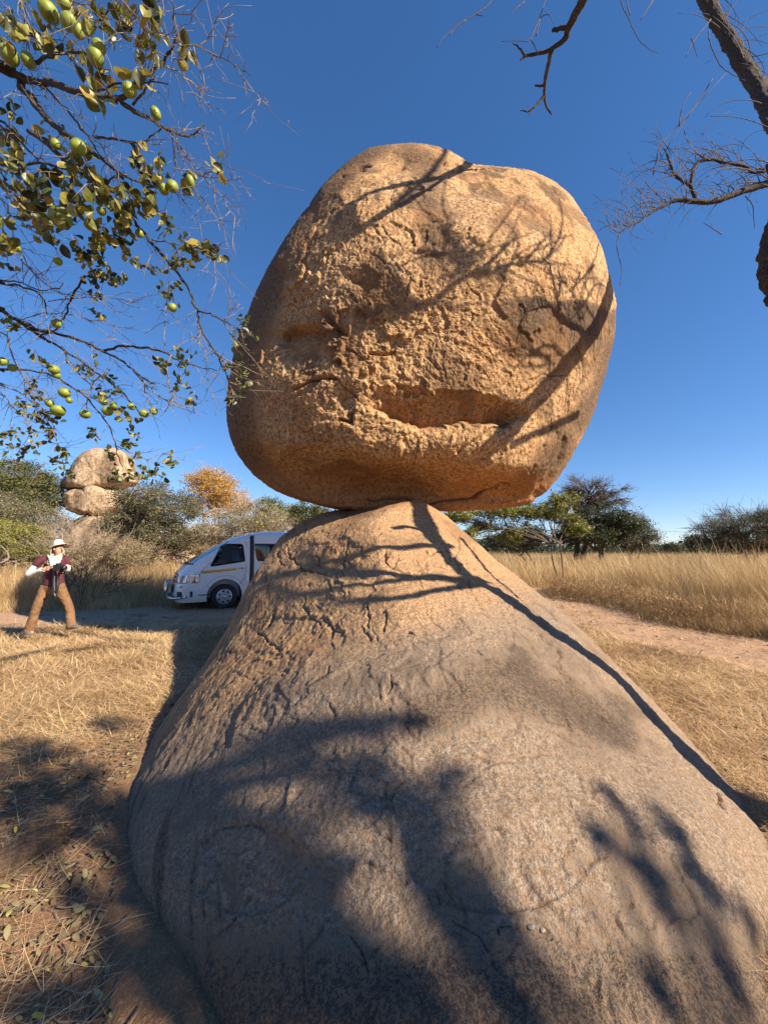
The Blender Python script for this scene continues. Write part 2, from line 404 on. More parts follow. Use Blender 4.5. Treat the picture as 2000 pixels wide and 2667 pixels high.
def make_base():
    nr, na = 620, 560
    v = np.linspace(0, 1, nr)
    rows = 1303.5 + (4200-1303.5)*(0.30*v + 0.70*v**2.6)
    rows[0] = 1303.2
    xl = np.interp(rows, *zip(*BL)); xr = np.interp(rows, *zip(*BR))
    kk = np.exp(-np.linspace(-2, 2, 13)**2); kk /= kk.sum()
    yc = np.interp(rows, *zip(*BY))
    yc = np.concatenate([yc[:8], np.convolve(yc, kk, 'same')[8:-8], yc[-8:]])
    gY = np.array([ground_Y(r) if r > 1470 else 50.0 for r in rows])
    sl = np.where(rows <= 1890, np.interp(rows, *zip(*BSL)), 0); sr = np.where(rows <= 1860, np.interp(rows, *zip(*BSR)), 0)
    gl = gY*1.04
    sl = np.where(rows > 1950, gl, np.interp(rows, [a for a, b in BSL[:-1]]+[1950], [b for a, b in BSL[:-1]]+[ground_Y(1950)*1.04]))
    sr = np.where(rows > 1950, gl, np.interp(rows, [a for a, b in BSR[:-1]]+[1950], [b for a, b in BSR[:-1]]+[ground_Y(1950)*1.04]))
    kk = np.exp(-np.linspace(-2, 2, 31)**2); kk /= kk.sum()
    sl = np.convolve(np.pad(sl, 15, 'edge'), kk, 'valid'); sr = np.convolve(np.pad(sr, 15, 'edge'), kk, 'valid')
    # rear reach
    back = np.interp(rows, [1303, 1312, 1330, 1400, 1600, 1900, 2300, 3000, 4200], [5.6, 7.6, 8.2, 8.6, 8.2, 6.5, 3.0, 1.6, 1.0])
    back = np.maximum(back, np.maximum(sl, sr)+0.3)
    # angle: 0..pi front (left to right), pi..2pi rear
    na_f = 460; na_b = na-na_f
    tf = np.linspace(0, 1, na_f); uu = -np.cos(tf*math.pi)*0.55 + (2*tf-1)*0.45       # -1..1
    px = xl[:, None] + (uu[None]+1)/2*(xr-xl)[:, None]; py = np.repeat(rows[:, None], na_f, 1)
    au = np.abs(np.clip(uu, -1, 1))[None]; pw = np.where(uu[None] < 0, 1.25+.6*smooth(1420, 1750, rows)[:, None], 1.45+.45*smooth(1420, 1750, rows)[:, None])
    prof = 1-(1-au**pw)**(1/pw)
    side = np.where(uu[None] < 0, sl[:, None], sr[:, None])
    Y = yc[:, None] + (side-yc[:, None])*prof
    Pf = at_np(px, py, Y)
    tb = np.linspace(0, math.pi, na_b+2)[1:-1]
    A = Pf[:, -1]; B = Pf[:, 0]                                    # right rim, left rim
    c = (A+B)/2; h = (A-B)/2
    bk = back - c[:, 1]
    Pb = c[:, None] + h[:, None]*np.cos(tb)[None, :, None]
    Pb[..., 1] += bk[:, None]*np.sin(tb)[None]**0.8
    # follow the view plane only while it stays sensible, rear side sinks into the ground
    Pb[..., 2] -= (0.02 + 0.12*bk[:, None])*np.sin(tb)[None]*smooth(1303, 1400, rows)[:, None]
    lowc = smooth(1420, 1700, rows)[:, None]
    P = np.concatenate([Pf, Pb], 1)
    PX = np.concatenate([px, np.repeat(px[:, -1:], na_b, 1)], 1); PY = np.repeat(rows[:, None], na, 1)
    N = grid_normals(P, True)
    if np.mean(N[200, 100:300, 2]) < 0: N = -N
    edge = np.concatenate([1-np.abs(uu)**8, np.zeros(na_b)])[None]*smooth(1303, 1330, rows)[:, None]
    wx = PX + 12*perlin(P*1.7+5) + 7*perlin(P*6+9) + 4*perlin(P*19+9); wy = PY + 12*perlin(P*1.7+31) + 7*perlin(P*6+2) + 4*perlin(P*19+2)
    sc = np.clip(P[..., 1]/4.0, 0.3, 1.3)
    d = 0.045*fbm(P*0.7+3, 2)*edge + 0.010*fbm(P*3+8, 4)*(0.3+.7*edge) + 0.0045*fbm(P*11, 4, 0.6) + 0.0028*fbm(P*34, 3, .6)
    wp = P + 0.2*np.stack([fbm(P*2.3+60, 3), fbm(P*2.3+90, 3), fbm(P*2.3+120, 3)], -1)
    for k, (fr, am) in enumerate(((0.9, .010), (1.9, .006), (4.1, .003), (8.0, .002))):
        a_ = fbm(wp*fr+40+9*k, 3, 0.55); d = d + am*edge*smooth(-0.01, 0.015+0.01*k, a_-0.1)
    # flaky foliation towards the left flank
    q2 = np.stack([P[..., 0]*9+P[..., 2]*7, P[..., 1]*1.2, P[..., 2]*2], -1)
    lf = smooth(0.5, 0.95, (-(PX-(PX[:, :1]+PX[:, na_f-1:na_f])/2)/((PX[:, na_f-1:na_f]-PX[:, :1])/2+1)))
    rg = smooth(0.55, 0.95, ((PX-(PX[:, :1]+PX[:, na_f-1:na_f])/2)/((PX[:, na_f-1:na_f]-PX[:, :1])/2+1)))*smooth(1900, 1700, PY)
    d = d + 0.005*lf*np.abs(fbm(q2*2.6, 4, .6))*edge
    q3 = np.stack([P[..., 0]*10+P[..., 1]*6, P[..., 1]*1.0, P[..., 2]*2], -1)
    d = d - 0.018*rg*np.abs(fbm(q3*1.3, 3))*edge
    L = [([(727,1430),(722,1445),(735,1470)], 3, .06), ([(748,1420),(757,1442),(752,1455)], 3, .06), ([(755,1452),(785,1465),(795,1480),(830,1490),(848,1495)], 4, .10),
         ([(808,1445),(830,1455),(832,1468),(845,1472)], 3, .05), ([(1000,1432),(1018,1465),(1050,1478),(1080,1490)], 4, .12), ([(900,1405),(895,1440),(888,1465)], 3, .05),
         ([(1106,1426),(1112,1438),(1150,1434)], 3, .06), ([(668,1643),(690,1660),(697,1680),(733,1692)], 4, .07), ([(716,1585),(703,1605),(692,1622)], 3, .04),
         ([(822,1572),(840,1588)], 4, .03), ([(1062,1652),(1085,1668),(1125,1678),(1160,1672)], 4, .05), ([(1215,1703),(1235,1715),(1250,1724)], 3, .03),
         ([(1320,1617),(1400,1650),(1450,1690),(1457,1700)], 4, .03), ([(862,1745),(855,1775),(808,1800)], 3, .02), ([(1015,1780),(1017,1800),(1008,1820)], 3, .03),
         ([(1383,1897),(1450,1930),(1530,1957)], 4, .025), ([(1170,1955),(1230,1975),(1265,2000)], 4, .018), ([(1200,2055),(1260,2010),(1350,1985),(1440,1980),(1540,2020)], 6, .02),
         ([(1860,2060),(1870,2090),(1880,2105)], 6, .05), ([(1298,2420),(1330,2415),(1370,2425),(1480,2465),(1600,2485)], 6, .018), ([(1300,2420),(1300,2440)], 5, .02),
         ([(850,2005),(930,2010),(1010,2050)], 5, .018), ([(920,2440),(950,2480),(968,2540)], 5, .012), ([(1180,2400),(1250,2440),(1290,2520)], 5, .010),
         ([(1055,2270),(1058,2300)], 5, .014), ([(1450,2360),(1460,2385)], 5, .012), ([(560,2240),(520,2330),(530,2390)], 8, .012), ([(1560,1858),(1575,1870),(1585,1874)], 5, .03),
         ([(520,2200),(560,2160),(640,2140),(700,2170)], 8, .014), ([(640,2330),(600,2400),(560,2440)], 7, .012), ([(790,2430),(800,2560),(810,2640)], 6, .008),
         ([(1240,1595),(1290,1640),(1330,1650)], 3, .02), ([(975,1640),(990,1680)], 3, .02), ([(570,1720),(600,1690)], 3, .02), ([(1500,1420),(1500,1430)], 3, .02)]
    crack = np.zeros_like(d)
    for pts, w, dep in L:
        dd = polydist(wx, wy, pts); tl = np.linspace(0, 1, len(pts))
        ww = w*(0.30+0.75*np.abs(perlin(P*7+3)))
        g = np.exp(-(dd/ww)**2); d = d - dep*g*0.7
        crack = np.maximum(crack, (0.85 if dep > .03 else 0.30)*smooth(0.5, 0.9, g))
    r_, k_ = flakes(wx, wy, P, [(560, 1560, 1500, 2000, 46, 70, 2.6, .007), (450, 2000, 1900, 2667, 60, 75, 3.4, .0045), (760, 1400, 1250, 1640, 20, 55, 2.4, .012), (1250, 1550, 1700, 2000, 18, 45, 2.6, .008)], 9)
    d = d + r_; crack = np.maximum(crack, k_*.8)
    # flaked scar
    sc_ = np.exp(-(((wx-1125)/60)**2+((wy-1640)/45)**2)**2); d = d - 0.03*sc_
    for (sx, sy, rx, ry) in ((640, 2260, 150, 120), (880, 2090, 130, 80), (1300, 2200, 260, 180), (760, 1660, 140, 60), (1020, 1480, 90, 50), (850, 1440, 100, 50)):
        e = ((wx-sx)/rx)**2+((wy-sy)/ry)**2; d = d - 0.010*smooth(1.06, 0.94, e)*edge
    P = P + N*d[..., None]
    wxx = wx + 50*fbm(P*2.2+15, 3); wyy = wy + 50*fbm(P*2.2+35, 3)
    stain_shade = 0.75*np.exp(-((polydist(wxx, wyy, [(1340,1760),(1460,1830),(1600,1880)]))/62)**2)
    stain_shade = np.maximum(stain_shade, .5*np.exp(-((polydist(wx, wy, [(1100,1880),(1250,1800),(1400,1830)]))/60)**2))
    stain_shade = np.maximum(stain_shade, .85*np.exp(-((polydist(wx, wy, [(905,1330),(960,1318)]))/20)**2))  # boulder's shadow on the crest painted into the colour
    stain_shade = np.maximum(stain_shade, .22*smooth(0.1, 0.6, fbm(P*2+71, 4)))
    stain_shade = np.maximum(stain_shade, .45*lf*smooth(0.1, 0.6, fbm(q2*1.5, 3)))
    stain_shade = np.maximum(stain_shade, .55*smooth(2300, 2700, PY))
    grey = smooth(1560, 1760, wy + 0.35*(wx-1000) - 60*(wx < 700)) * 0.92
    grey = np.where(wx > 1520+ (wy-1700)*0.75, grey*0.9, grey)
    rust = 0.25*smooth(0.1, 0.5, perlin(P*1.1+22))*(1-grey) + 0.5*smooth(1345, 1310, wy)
    V = P.reshape(-1, 3); root = Vector((0.2, 3.2, 0.0)); V = V - np.array(root)
    o = np_mesh('sloping_rock', V, grid_faces(nr, na, True), MAT_BASE, attrs=dict(stain_shade=stain_shade, rust=rust, grey=grey, crack=crack))
    o.location = root
    return tag(o, 'long sloping granite outcrop with cracks that carries the balanced boulder', 'rock')
MAT_BASE = rock_mat('outcrop_granite', (0.44, 0.26, 0.130), (0.50, 0.31, 0.165), (0.13, 0.085, 0.055), (0.215, 0.182, 0.148), speck=2.7, bump=0.9)
base_rock = make_base()
# ---------------------------------------------------------------- ground
def road_mask(X, Y):
    """1 on the dirt track"""
    n = 0.35*perlin(np.stack([X*0.5, Y*0.5, 0*X], -1))
    cyl = 8.9 + 0.27*np.clip(X+9, -8, 30) + n                     # the stretch that crosses on the left
    a = smooth(1.6, 1.1, np.abs(Y-cyl))*smooth(6.5, 5.5, X)
    cxr = 5.55 + 0.9*np.exp(-((Y-4)/3.0)**2) - 0.05*(Y-10) + n     # the stretch that runs away on the right
    b = smooth(1.5, 1.0, np.abs(X-cxr+.35))*smooth(17, 15, Y)*smooth(0.5, 2, Y)
    return np.maximum(a, b)
def hgt(X, Y):
    X = np.asarray(X, float); Y = np.asarray(Y, float)
    P = np.stack([X, Y, 0*X], -1)
    return 0.030*perlin(P*0.8) + 0.010*perlin(P*3.1) - 0.03*road_mask(X, Y) + 0.05*perlin(P*0.1)*smooth(8, 30, Y)
def spaced(lo, hi, fine_lo, fine_hi, step, grow=1.16):
    a = list(np.arange(fine_lo, fine_hi, step)); s = step; x = a[-1]
    while x < hi: s *= grow; x += s; a.append(min(x, hi))
    s = step; x = a[0]; pre = []
    while x > lo: s *= grow; x -= s; pre.append(max(x, lo))
    return np.array(pre[::-1]+a)
gx = spaced(-1500, 1500, -13, 12, 0.055); gy = spaced(-300, 2500, -1.5, 16, 0.055)
GX, GY = np.meshgrid(gx, gy)
Zg = hgt(GX, GY)
fine = np.stack([GX, GY, 0*GX], -1)
Zg = Zg + 0.010*perlin(fine*9)*smooth(40, 10, np.abs(GY))
t = NT('dry_soil'); co = t.n('TexCoord').outputs['Object']
n1 = t.noise(co, 1.3, 5, .6); n2 = t.noise(co, 14, 5, .7); n3 = t.noise(co, 90, 3, .7)
soil = t.ramp(n1, [(0.3, (0.165, 0.085, 0.048)), (0.55, (0.235, 0.135, 0.075)), (0.75, (0.30, 0.19, 0.105))])
soil = t.mix(t.ramp(n2, [(0.35, 0.6), (0.6, 0.0)]), soil, (0.12, 0.07, 0.042))
soil = t.mix(t.ramp(n3, [(0.5, 0.0), (0.7, 0.7)]), soil, (0.36, 0.25, 0.15))
rd = t.ramp(n2, [(0.3, (0.31, 0.19, 0.115)), (0.7, (0.45, 0.295, 0.185))])
far = t.ramp(n1, [(0.3, (0.30, 0.21, 0.11)), (0.7, (0.40, 0.29, 0.15))])
c = t.mix(t.attr('far'), soil, far); stw = t.mix(t.ramp(n3, [(0.35, 0.0), (0.65, 1.0)]), (0.29, 0.18, 0.09), (0.47, 0.325, 0.175)); c = t.mix(t.math('MULTIPLY', t.attr('straw'), .5), c, stw); c = t.mix(t.attr('road'), c, rd)
nb = t.bump(n2, 0.6, 0.03); nb = t.bump(n3, 0.6, 0.008, nb)
t.set(Base_Color=c, Roughness=0.95, Normal=nb); t.b.inputs['Specular IOR Level'].default_value = 0.2
ground = np_mesh('ground', np.stack([GX, GY, Zg], -1).reshape(-1, 3), grid_faces(len(gy), len(gx)), t.m,
    attrs=dict(road=road_mask(GX, GY)*smooth(0.0, 0.6, 0.75+perlin(fine*1.7)), straw=np.where(GX < 0, smooth(2.6, 4.2, GY)*smooth(0.15, .8, (-GX-1.55)+0.6*perlin(fine*.8)), smooth(-.4, .3, perlin(fine*.9)+.15))*smooth(.6, .1, road_mask(GX, GY))*(GY < 14)*(GY > .5), far=smooth(9, 16, GY)+smooth(-16, -10, -np.abs(GX))*0))
tag(ground, kind='structure')

def bvh_of(o):
    me = o.data; n = len(me.vertices); v = np.empty(n*3, np.float32); me.vertices.foreach_get('co', v); v = v.reshape(-1, 3) + np.array(o.location)
    k = len(me.polygons); f = np.empty(k*4, np.int32); me.loops.foreach_get('vertex_index', f)
    return BVHTree.FromPolygons([tuple(x) for x in v.tolist()], [tuple(x) for x in f.reshape(-1, 4).tolist()])
BV = [bvh_of(boulder), bvh_of(base_rock)]
def hit(px, py):
    """first rock or ground point seen at that photo pixel"""
    d = ray(px, py).normalized(); best = None
    for b in BV:
        r = b.ray_cast(CAM, d)
        if r[0] is not None and (best is None or r[3] < best[1]): best = (r[0], r[3])
    if d.z < -1e-4:
        t_ = -CAM.z/d.z
        if best is None or t_ < best[1]: best = (CAM+d*t_, t_)
    return best[0] if best else None
# ---------------------------------------------------------------- the minibus
M_WHITE = NT('van_paint'); _co = M_WHITE.n('TexCoord').outputs['Object']
_f = M_WHITE.noise(_co, 2.5, 5, .7); _sep = M_WHITE.n('SeparateXYZ'); M_WHITE.l(_co, _sep.inputs[0])
_dz = M_WHITE.ramp(M_WHITE.math('ADD', _sep.outputs[2], M_WHITE.math('MULTIPLY', _f, 0.5)), [(0.35, 0.55), (0.95, 0.0)])
M_WHITE.set(Base_Color=M_WHITE.mix(_dz, (0.74, 0.75, 0.76), (0.46, 0.38, 0.30)), Roughness=0.3, Coat_Weight=0.6, Coat_Roughness=0.06); M_WHITE = M_WHITE.m
M_GLASS = NT('tinted_glass'); M_GLASS.set(Base_Color=(0.012, 0.014, 0.015), Roughness=0.04); M_GLASS.b.inputs['Specular IOR Level'].default_value = 0.8; M_GLASS = M_GLASS.m
M_CLEAR = NT('clear_glass'); M_CLEAR.set(Base_Color=(0.30, 0.33, 0.34), Roughness=0.02, Transmission_Weight=1.0, IOR=1.35); M_CLEAR = M_CLEAR.m
M_BLACK = plain('black_plastic', (0.018, 0.018, 0.018), 0.55)
M_RUBBER = plain('tyre_rubber', (0.022, 0.020, 0.019), 0.85)
M_CHROME = plain('chrome', (0.62, 0.62, 0.63), 0.12, 1.0, 0.03)
M_SILVER = plain('wheel_silver', (0.42, 0.43, 0.45), 0.35, 0.5)
M_YELLOW = plain('yellow_tape', (0.72, 0.38, 0.02), 0.45)
M_SEAM = plain('panel_gap', (0.03, 0.03, 0.035), 0.7)
M_LAMP = NT('headlight_lens'); M_LAMP.set(Base_Color=(0.55, 0.6, 0.65), Roughness=0.06, Metallic=0.7); M_LAMP = M_LAMP.m
M_ORANGE = plain('indicator', (0.6, 0.2, 0.03), 0.2)
M_PLATE = plain('number_plate', (0.55, 0.55, 0.5), 0.5)
M_SEAT = plain('seat_cloth', (0.03, 0.035, 0.045), 0.8)
M_DUST = plain('underbody', (0.02, 0.018, 0.016), 0.9)
HW = 0.94; LEN = 5.3; TOP = 2.08
def x_nose(z):      # distance of the foremost point behind the very front
    return np.interp(z, [0.2, 0.42, 0.62, 0.80, 0.95, 1.15, 1.32, 1.60, 1.80, 1.90, 1.98, 2.04, 2.08],
                        [0.06, 0.0, 0.01, 0.04, 0.09, 0.26, 0.46, 0.92, 1.24, 1.45, 1.75, 2.05, 2.30])
def x_tail(z):
    return np.interp(z, [0.2, 0.4, 0.9, 1.5, 1.9, 2.02, 2.08], [5.25, 5.30, 5.30, 5.26, 5.18, 5.08, 4.85])
def half_w(z):
    return np.interp(z, [0.2, 0.35, 0.6, 1.0, 1.15, 1.3, 1.6, 1.8, 1.92, 2.0, 2.05, 2.08], [.88, .925, .935, .94, .935, .915, .875, .84, .80, .73, .63, .45])
def van_body():
    zs = np.concatenate([np.linspace(.22, 1.85, 46), np.linspace(1.87, 2.08, 14)])
    K = 130; V = []
    for z in zs:
        x0, x1, w = x_nose(z), x_tail(z), half_w(z)
        bow = 0.22 if z < 1.2 else 0.26
        pts = []
        ys = np.linspace(0, 1, 20)[:-1]
        yy = []
        # half outline: nose centre -> corner -> side -> tail centre
        for a in np.linspace(0, math.pi/2, 26):
            r_x = 0.42; ca, sa = math.cos(a), math.sin(a)
            y = w*(abs(sa)**0.62); x = x0 + (bow+0.16)*(1-abs(ca)**0.55)
            pts.append((x, y))
        xs = np.linspace(pts[-1][0], x1-0.12, 34)[1:]
        pts += [(x, w) for x in xs]
        for a in np.linspace(0, math.pi/2, 7)[1:]:
            pts.append((x1-0.12+0.12*math.sin(a), w-0.10*(1-math.cos(a))))
        pts.append((x1, 0.0))
        full = pts + [(x, -y) for x, y in pts[-2:0:-1]]
        V.append([(x, y, z) for x, y in full])
    V = np.array(V); nr, nc = V.shape[:2]
    Fc = [tuple(f) for f in grid_faces(nr, nc, True)]
    Fc.append(tuple(range((nr-1)*nc, nr*nc))); Fc.append(tuple(range(nc))[::-1])
    return V.reshape(-1, 3), Fc
def surf_x(y, z):     # nose surface for |y|
    w = half_w(z); sa = min(1, (abs(y)/w))**(1/0.62); ca = math.sqrt(max(0, 1-sa*sa))
    return float(x_nose(z) + ((0.22 if z < 1.2 else 0.26)+0.16)*(1-ca**0.55))
def side_y(x, z):
    w = float(half_w(z)); k = (x-float(x_nose(z)))/((0.22 if z < 1.2 else 0.26)+0.16)
    if k >= 1: return w
    ca = max(0.0, 1-max(k, 0.0))**(1/0.55); return w*math.sqrt(max(0, 1-ca*ca))**0.62
def side_patch(name, poly, mat, parent, sgn, off=0.004, n=1):
    """polygon in (x,z) laid on the flank, finely split so that it follows the flank"""
    bm = bmesh.new(); vs = [bm.verts.new((x, 0, z)) for x, z in poly]; bm.faces.new(vs)
    for zc in np.arange(0.3, 2.1, 0.07):
        g = bm.verts[:]+bm.edges[:]+bm.faces[:]; bmesh.ops.bisect_plane(bm, geom=g, plane_co=(0, 0, zc), plane_no=(0, 0, 1))
    for v in bm.verts: v.co.y = sgn*(side_y(v.co.x, v.co.z)+off)
    me = bpy.data.meshes.new(name); bm.to_mesh(me); bm.free()
    for p in me.polygons: p.use_smooth = True
    o = link_mesh(name, me, mat, parent)
    so = o.modifiers.new('thick', 'SOLIDIFY'); so.thickness = 0.006; so.offset = 0
    return o
def front_patch(name, poly, mat, parent, off=0.005, step=0.05):
    """polygon in (y,z) laid on the nose"""
    bm = bmesh.new(); vs = [bm.verts.new((0, y, z)) for y, z in poly]; bm.faces.new(vs)
    for zc in np.arange(0.25, 2.1, step):
        bmesh.ops.bisect_plane(bm, geom=bm.verts[:]+bm.edges[:]+bm.faces[:], plane_co=(0, 0, zc), plane_no=(0, 0, 1))
    for yc in np.arange(-0.95, 0.96, step):
        bmesh.ops.bisect_plane(bm, geom=bm.verts[:]+bm.edges[:]+bm.faces[:], plane_co=(0, yc, 0), plane_no=(0, 1, 0))
    for v in bm.verts:
        y = max(-half_w(v.co.z)*0.998, min(half_w(v.co.z)*0.998, v.co.y)); v.co.y = y*(1+off/0.94); v.co.x = surf_x(y, v.co.z)-off
    me = bpy.data.meshes.new(name); bm.to_mesh(me); bm.free()
    for p in me.polygons: p.use_smooth = True
    o = link_mesh(name, me, mat, parent)
    so = o.modifiers.new('thick', 'SOLIDIFY'); so.thickness = 0.006; so.offset = 0
    return o
def round_poly(poly, r=0.05, n=5):
    out = []; m = len(poly)
    for i in range(m):
        p0, p1, p2 = (np.array(poly[(i+k) % m], float) for k in (-1, 0, 1))
        a = p0-p1; b = p2-p1; rr = min(r, .45*np.linalg.norm(a), .45*np.linalg.norm(b))
        a = p1 + a/np.linalg.norm(a)*rr; b = p1 + b/np.linalg.norm(b)*rr
        for t_ in np.linspace(0, 1, n):
            out.append(tuple((1-t_)**2*a + 2*t_*(1-t_)*p1 + t_**2*b))
    return out
XW1, XW2, ZW, RW = 1.18, 4.18, 0.325, 0.325
van = empty('minibus', (0, 0, 0), 0, 'white minibus with yellow side stripe and chrome bull bar parked on the dirt track', 'minibus')
V_, F_ = van_body()
body = poly_obj('body', V_, F_, M_WHITE, van, True)
# wheel arches and window openings cut out of the shell
def cutter(fn):
    bm = bmesh.new(); fn(bm); me = bpy.data.meshes.new('cut'); bm.to_mesh(me); bm.free()
    return bpy.data.objects.new('cut', me)
def cut_prism(poly, y0, y1):
    def f(bm):
        a = [bm.verts.new((x, y0, z)) for x, z in poly]; b = [bm.verts.new((x, y1, z)) for x, z in poly]
        n = len(poly)
        bm.faces.new(a); bm.faces.new(b[::-1])
        for i in range(n): bm.faces.new((a[i], b[i], b[(i+1) % n], a[(i+1) % n]))
        bmesh.ops.recalc_face_normals(bm, faces=bm.faces[:])
    return f
cuts = []
for xw in (XW1, XW2):
    for s_ in (-1, 1):
        pol = [(xw+0.43*math.cos(a), ZW+0.03+0.43*math.sin(a)) for a in np.linspace(-0.5, math.pi+0.5, 26)] + [(xw-0.38, -.2), (xw+0.38, -.2)]
        cuts.append(cut_prism(pol, s_*0.62, s_*1.2))
CABW = round_poly([(0.80, 1.115), (1.62, 1.235), (1.66, 1.25), (1.60, 1.70), (1.18, 1.70), (1.06, 1.66)], 0.06)
for s_ in (-1, 1):
    cuts.append(cut_prism(CABW, s_*0.70, s_*1.2))
for i, f in enumerate(cuts):
    c_ = cutter(f); col.objects.link(c_)
    m_ = body.modifiers.new('b', 'BOOLEAN'); m_.operation = 'DIFFERENCE'; m_.object = c_; m_.solver = 'EXACT'
    dg = bpy.context.evaluated_depsgraph_get(); dg.update()
    me2 = bpy.data.meshes.new_from_object(body.evaluated_get(dg)); body.modifiers.clear(); body.data = me2
    col.objects.unlink(c_); bpy.data.objects.remove(c_)
body.data.materials.clear(); body.data.materials.append(M_WHITE)
sharpen(body, 40)
# dark hollows, floor
for xw in (XW1, XW2):
    for s_ in (-1, 1):
        m = MB(); th = np.linspace(-0.4, math.pi+0.4, 22)
        P0 = [(xw+0.428*math.cos(a), s_*0.925, ZW+0.03+0.428*math.sin(a)) for a in th]; P1 = [(p[0], s_*0.60, p[2]) for p in P0]
        n = len(P0); m.add(P0+P1, [(i, i+1, n+i+1, n+i) for i in range(n-1)]+[tuple(range(n, 2*n))])
        m.build('wheel_arch', M_DUST, van, False)
m = MB(); m.box((2.7, 0, .24), (2.4, .80, .05)); m.build('chassis', M_DUST, van, False)
# wheels
def wheel(x, s_):
    m = MB(); w = 0.1
    prof = [(0.205, -w+.01), (0.225, -w), (0.29, -w-.004), (0.318, -w+.02), (RW, -w+.045), (RW, w-.045), (0.318, w-.02), (0.29, w+.004), (0.2, w)]
    m.lathe(prof, (x, s_*0.80, ZW), 'y', 40)
    ty = m.build('wheel', M_RUBBER, van, True, 50)
    r = MB(); y = s_*(0.80+w-0.012)
    # hub cap with seven openings
    sec = []
    K = 7
    for j in range(K):
        a0 = 2*math.pi*j/K; h_ = math.pi/K
        def P(rad, a, dy=0.0): return (x+rad*math.cos(a), y+s_*dy, ZW+rad*math.sin(a))
        k_ = 0.42*h_
        a, b = a0-h_, a0+h_
        na_ = [a, a0-k_, a0, a0+k_, b]
        out = [P(.205, q, -.012) for q in na_]; out2 = [P(.185, q, .004) for q in na_]
        hi = [P(.165, q, .008) for q in na_]; lo = [P(.118, q, .012) for q in na_]; c2 = [P(.06, q, .018) for q in na_]; c3 = [P(.0, q, .020) for q in na_]
        vv = out+out2+hi+lo+c2+c3; fs = []
        for rr_ in range(5):
            for i in range(4):
                if rr_ == 2 and i in (1, 2): continue
                f = (rr_*5+i, rr_*5+i+1, (rr_+1)*5+i+1, (rr_+1)*5+i); fs.append(f if s_ > 0 else f[::-1])
        r.add(vv, fs)
    cap = r.build('hub_cap', M_SILVER, ty, True, 30)
    q = MB(); q.lathe([(0.0, .026*s_), (.028, .026*s_), (.034, .018*s_)], (x, y, ZW), 'y', 16); q.build('badge', M_CHROME, ty)
    q = MB(); q.lathe([(0.0, 0.0), (.2, 0.0)], (x, y-s_*0.03, ZW), 'y', 24); q.build('brake_disc', M_DUST, ty)
for xw in (XW1, XW2):
    for s_ in (-1, 1): wheel(xw, s_)
# windscreen, wipers
ws = front_patch('windscreen', round_poly([(-.80, 1.20), (.80, 1.20), (.70, 1.79), (-.70, 1.79)], .07), M_GLASS, van, 0.006)
ws.data.materials.clear(); _w = NT('windscreen_glass'); _w.set(Base_Color=(.34, .42, .50), Metallic=.75, Roughness=.07); ws.data.materials.append(_w.m)
for y0 in (-.45, .12):
    m = MB(); pts = [(surf_x(y, z)-0.02, y, z) for y, z in ((y0, 1.17), (y0+.18, 1.195), (y0+.42, 1.22))]
    m.tube(pts, [.014, .012, .008], 5); m.build('wiper', M_BLACK, van)
m = MB()
for (ya, yb) in ((-.84, .84),): 
    P_ = [(surf_x(y, 1.185)-.006, y, 1.185) for y in np.linspace(ya, yb, 24)]; m.tube(P_, .022, 6)
m.build('scuttle', M_BLACK, van)
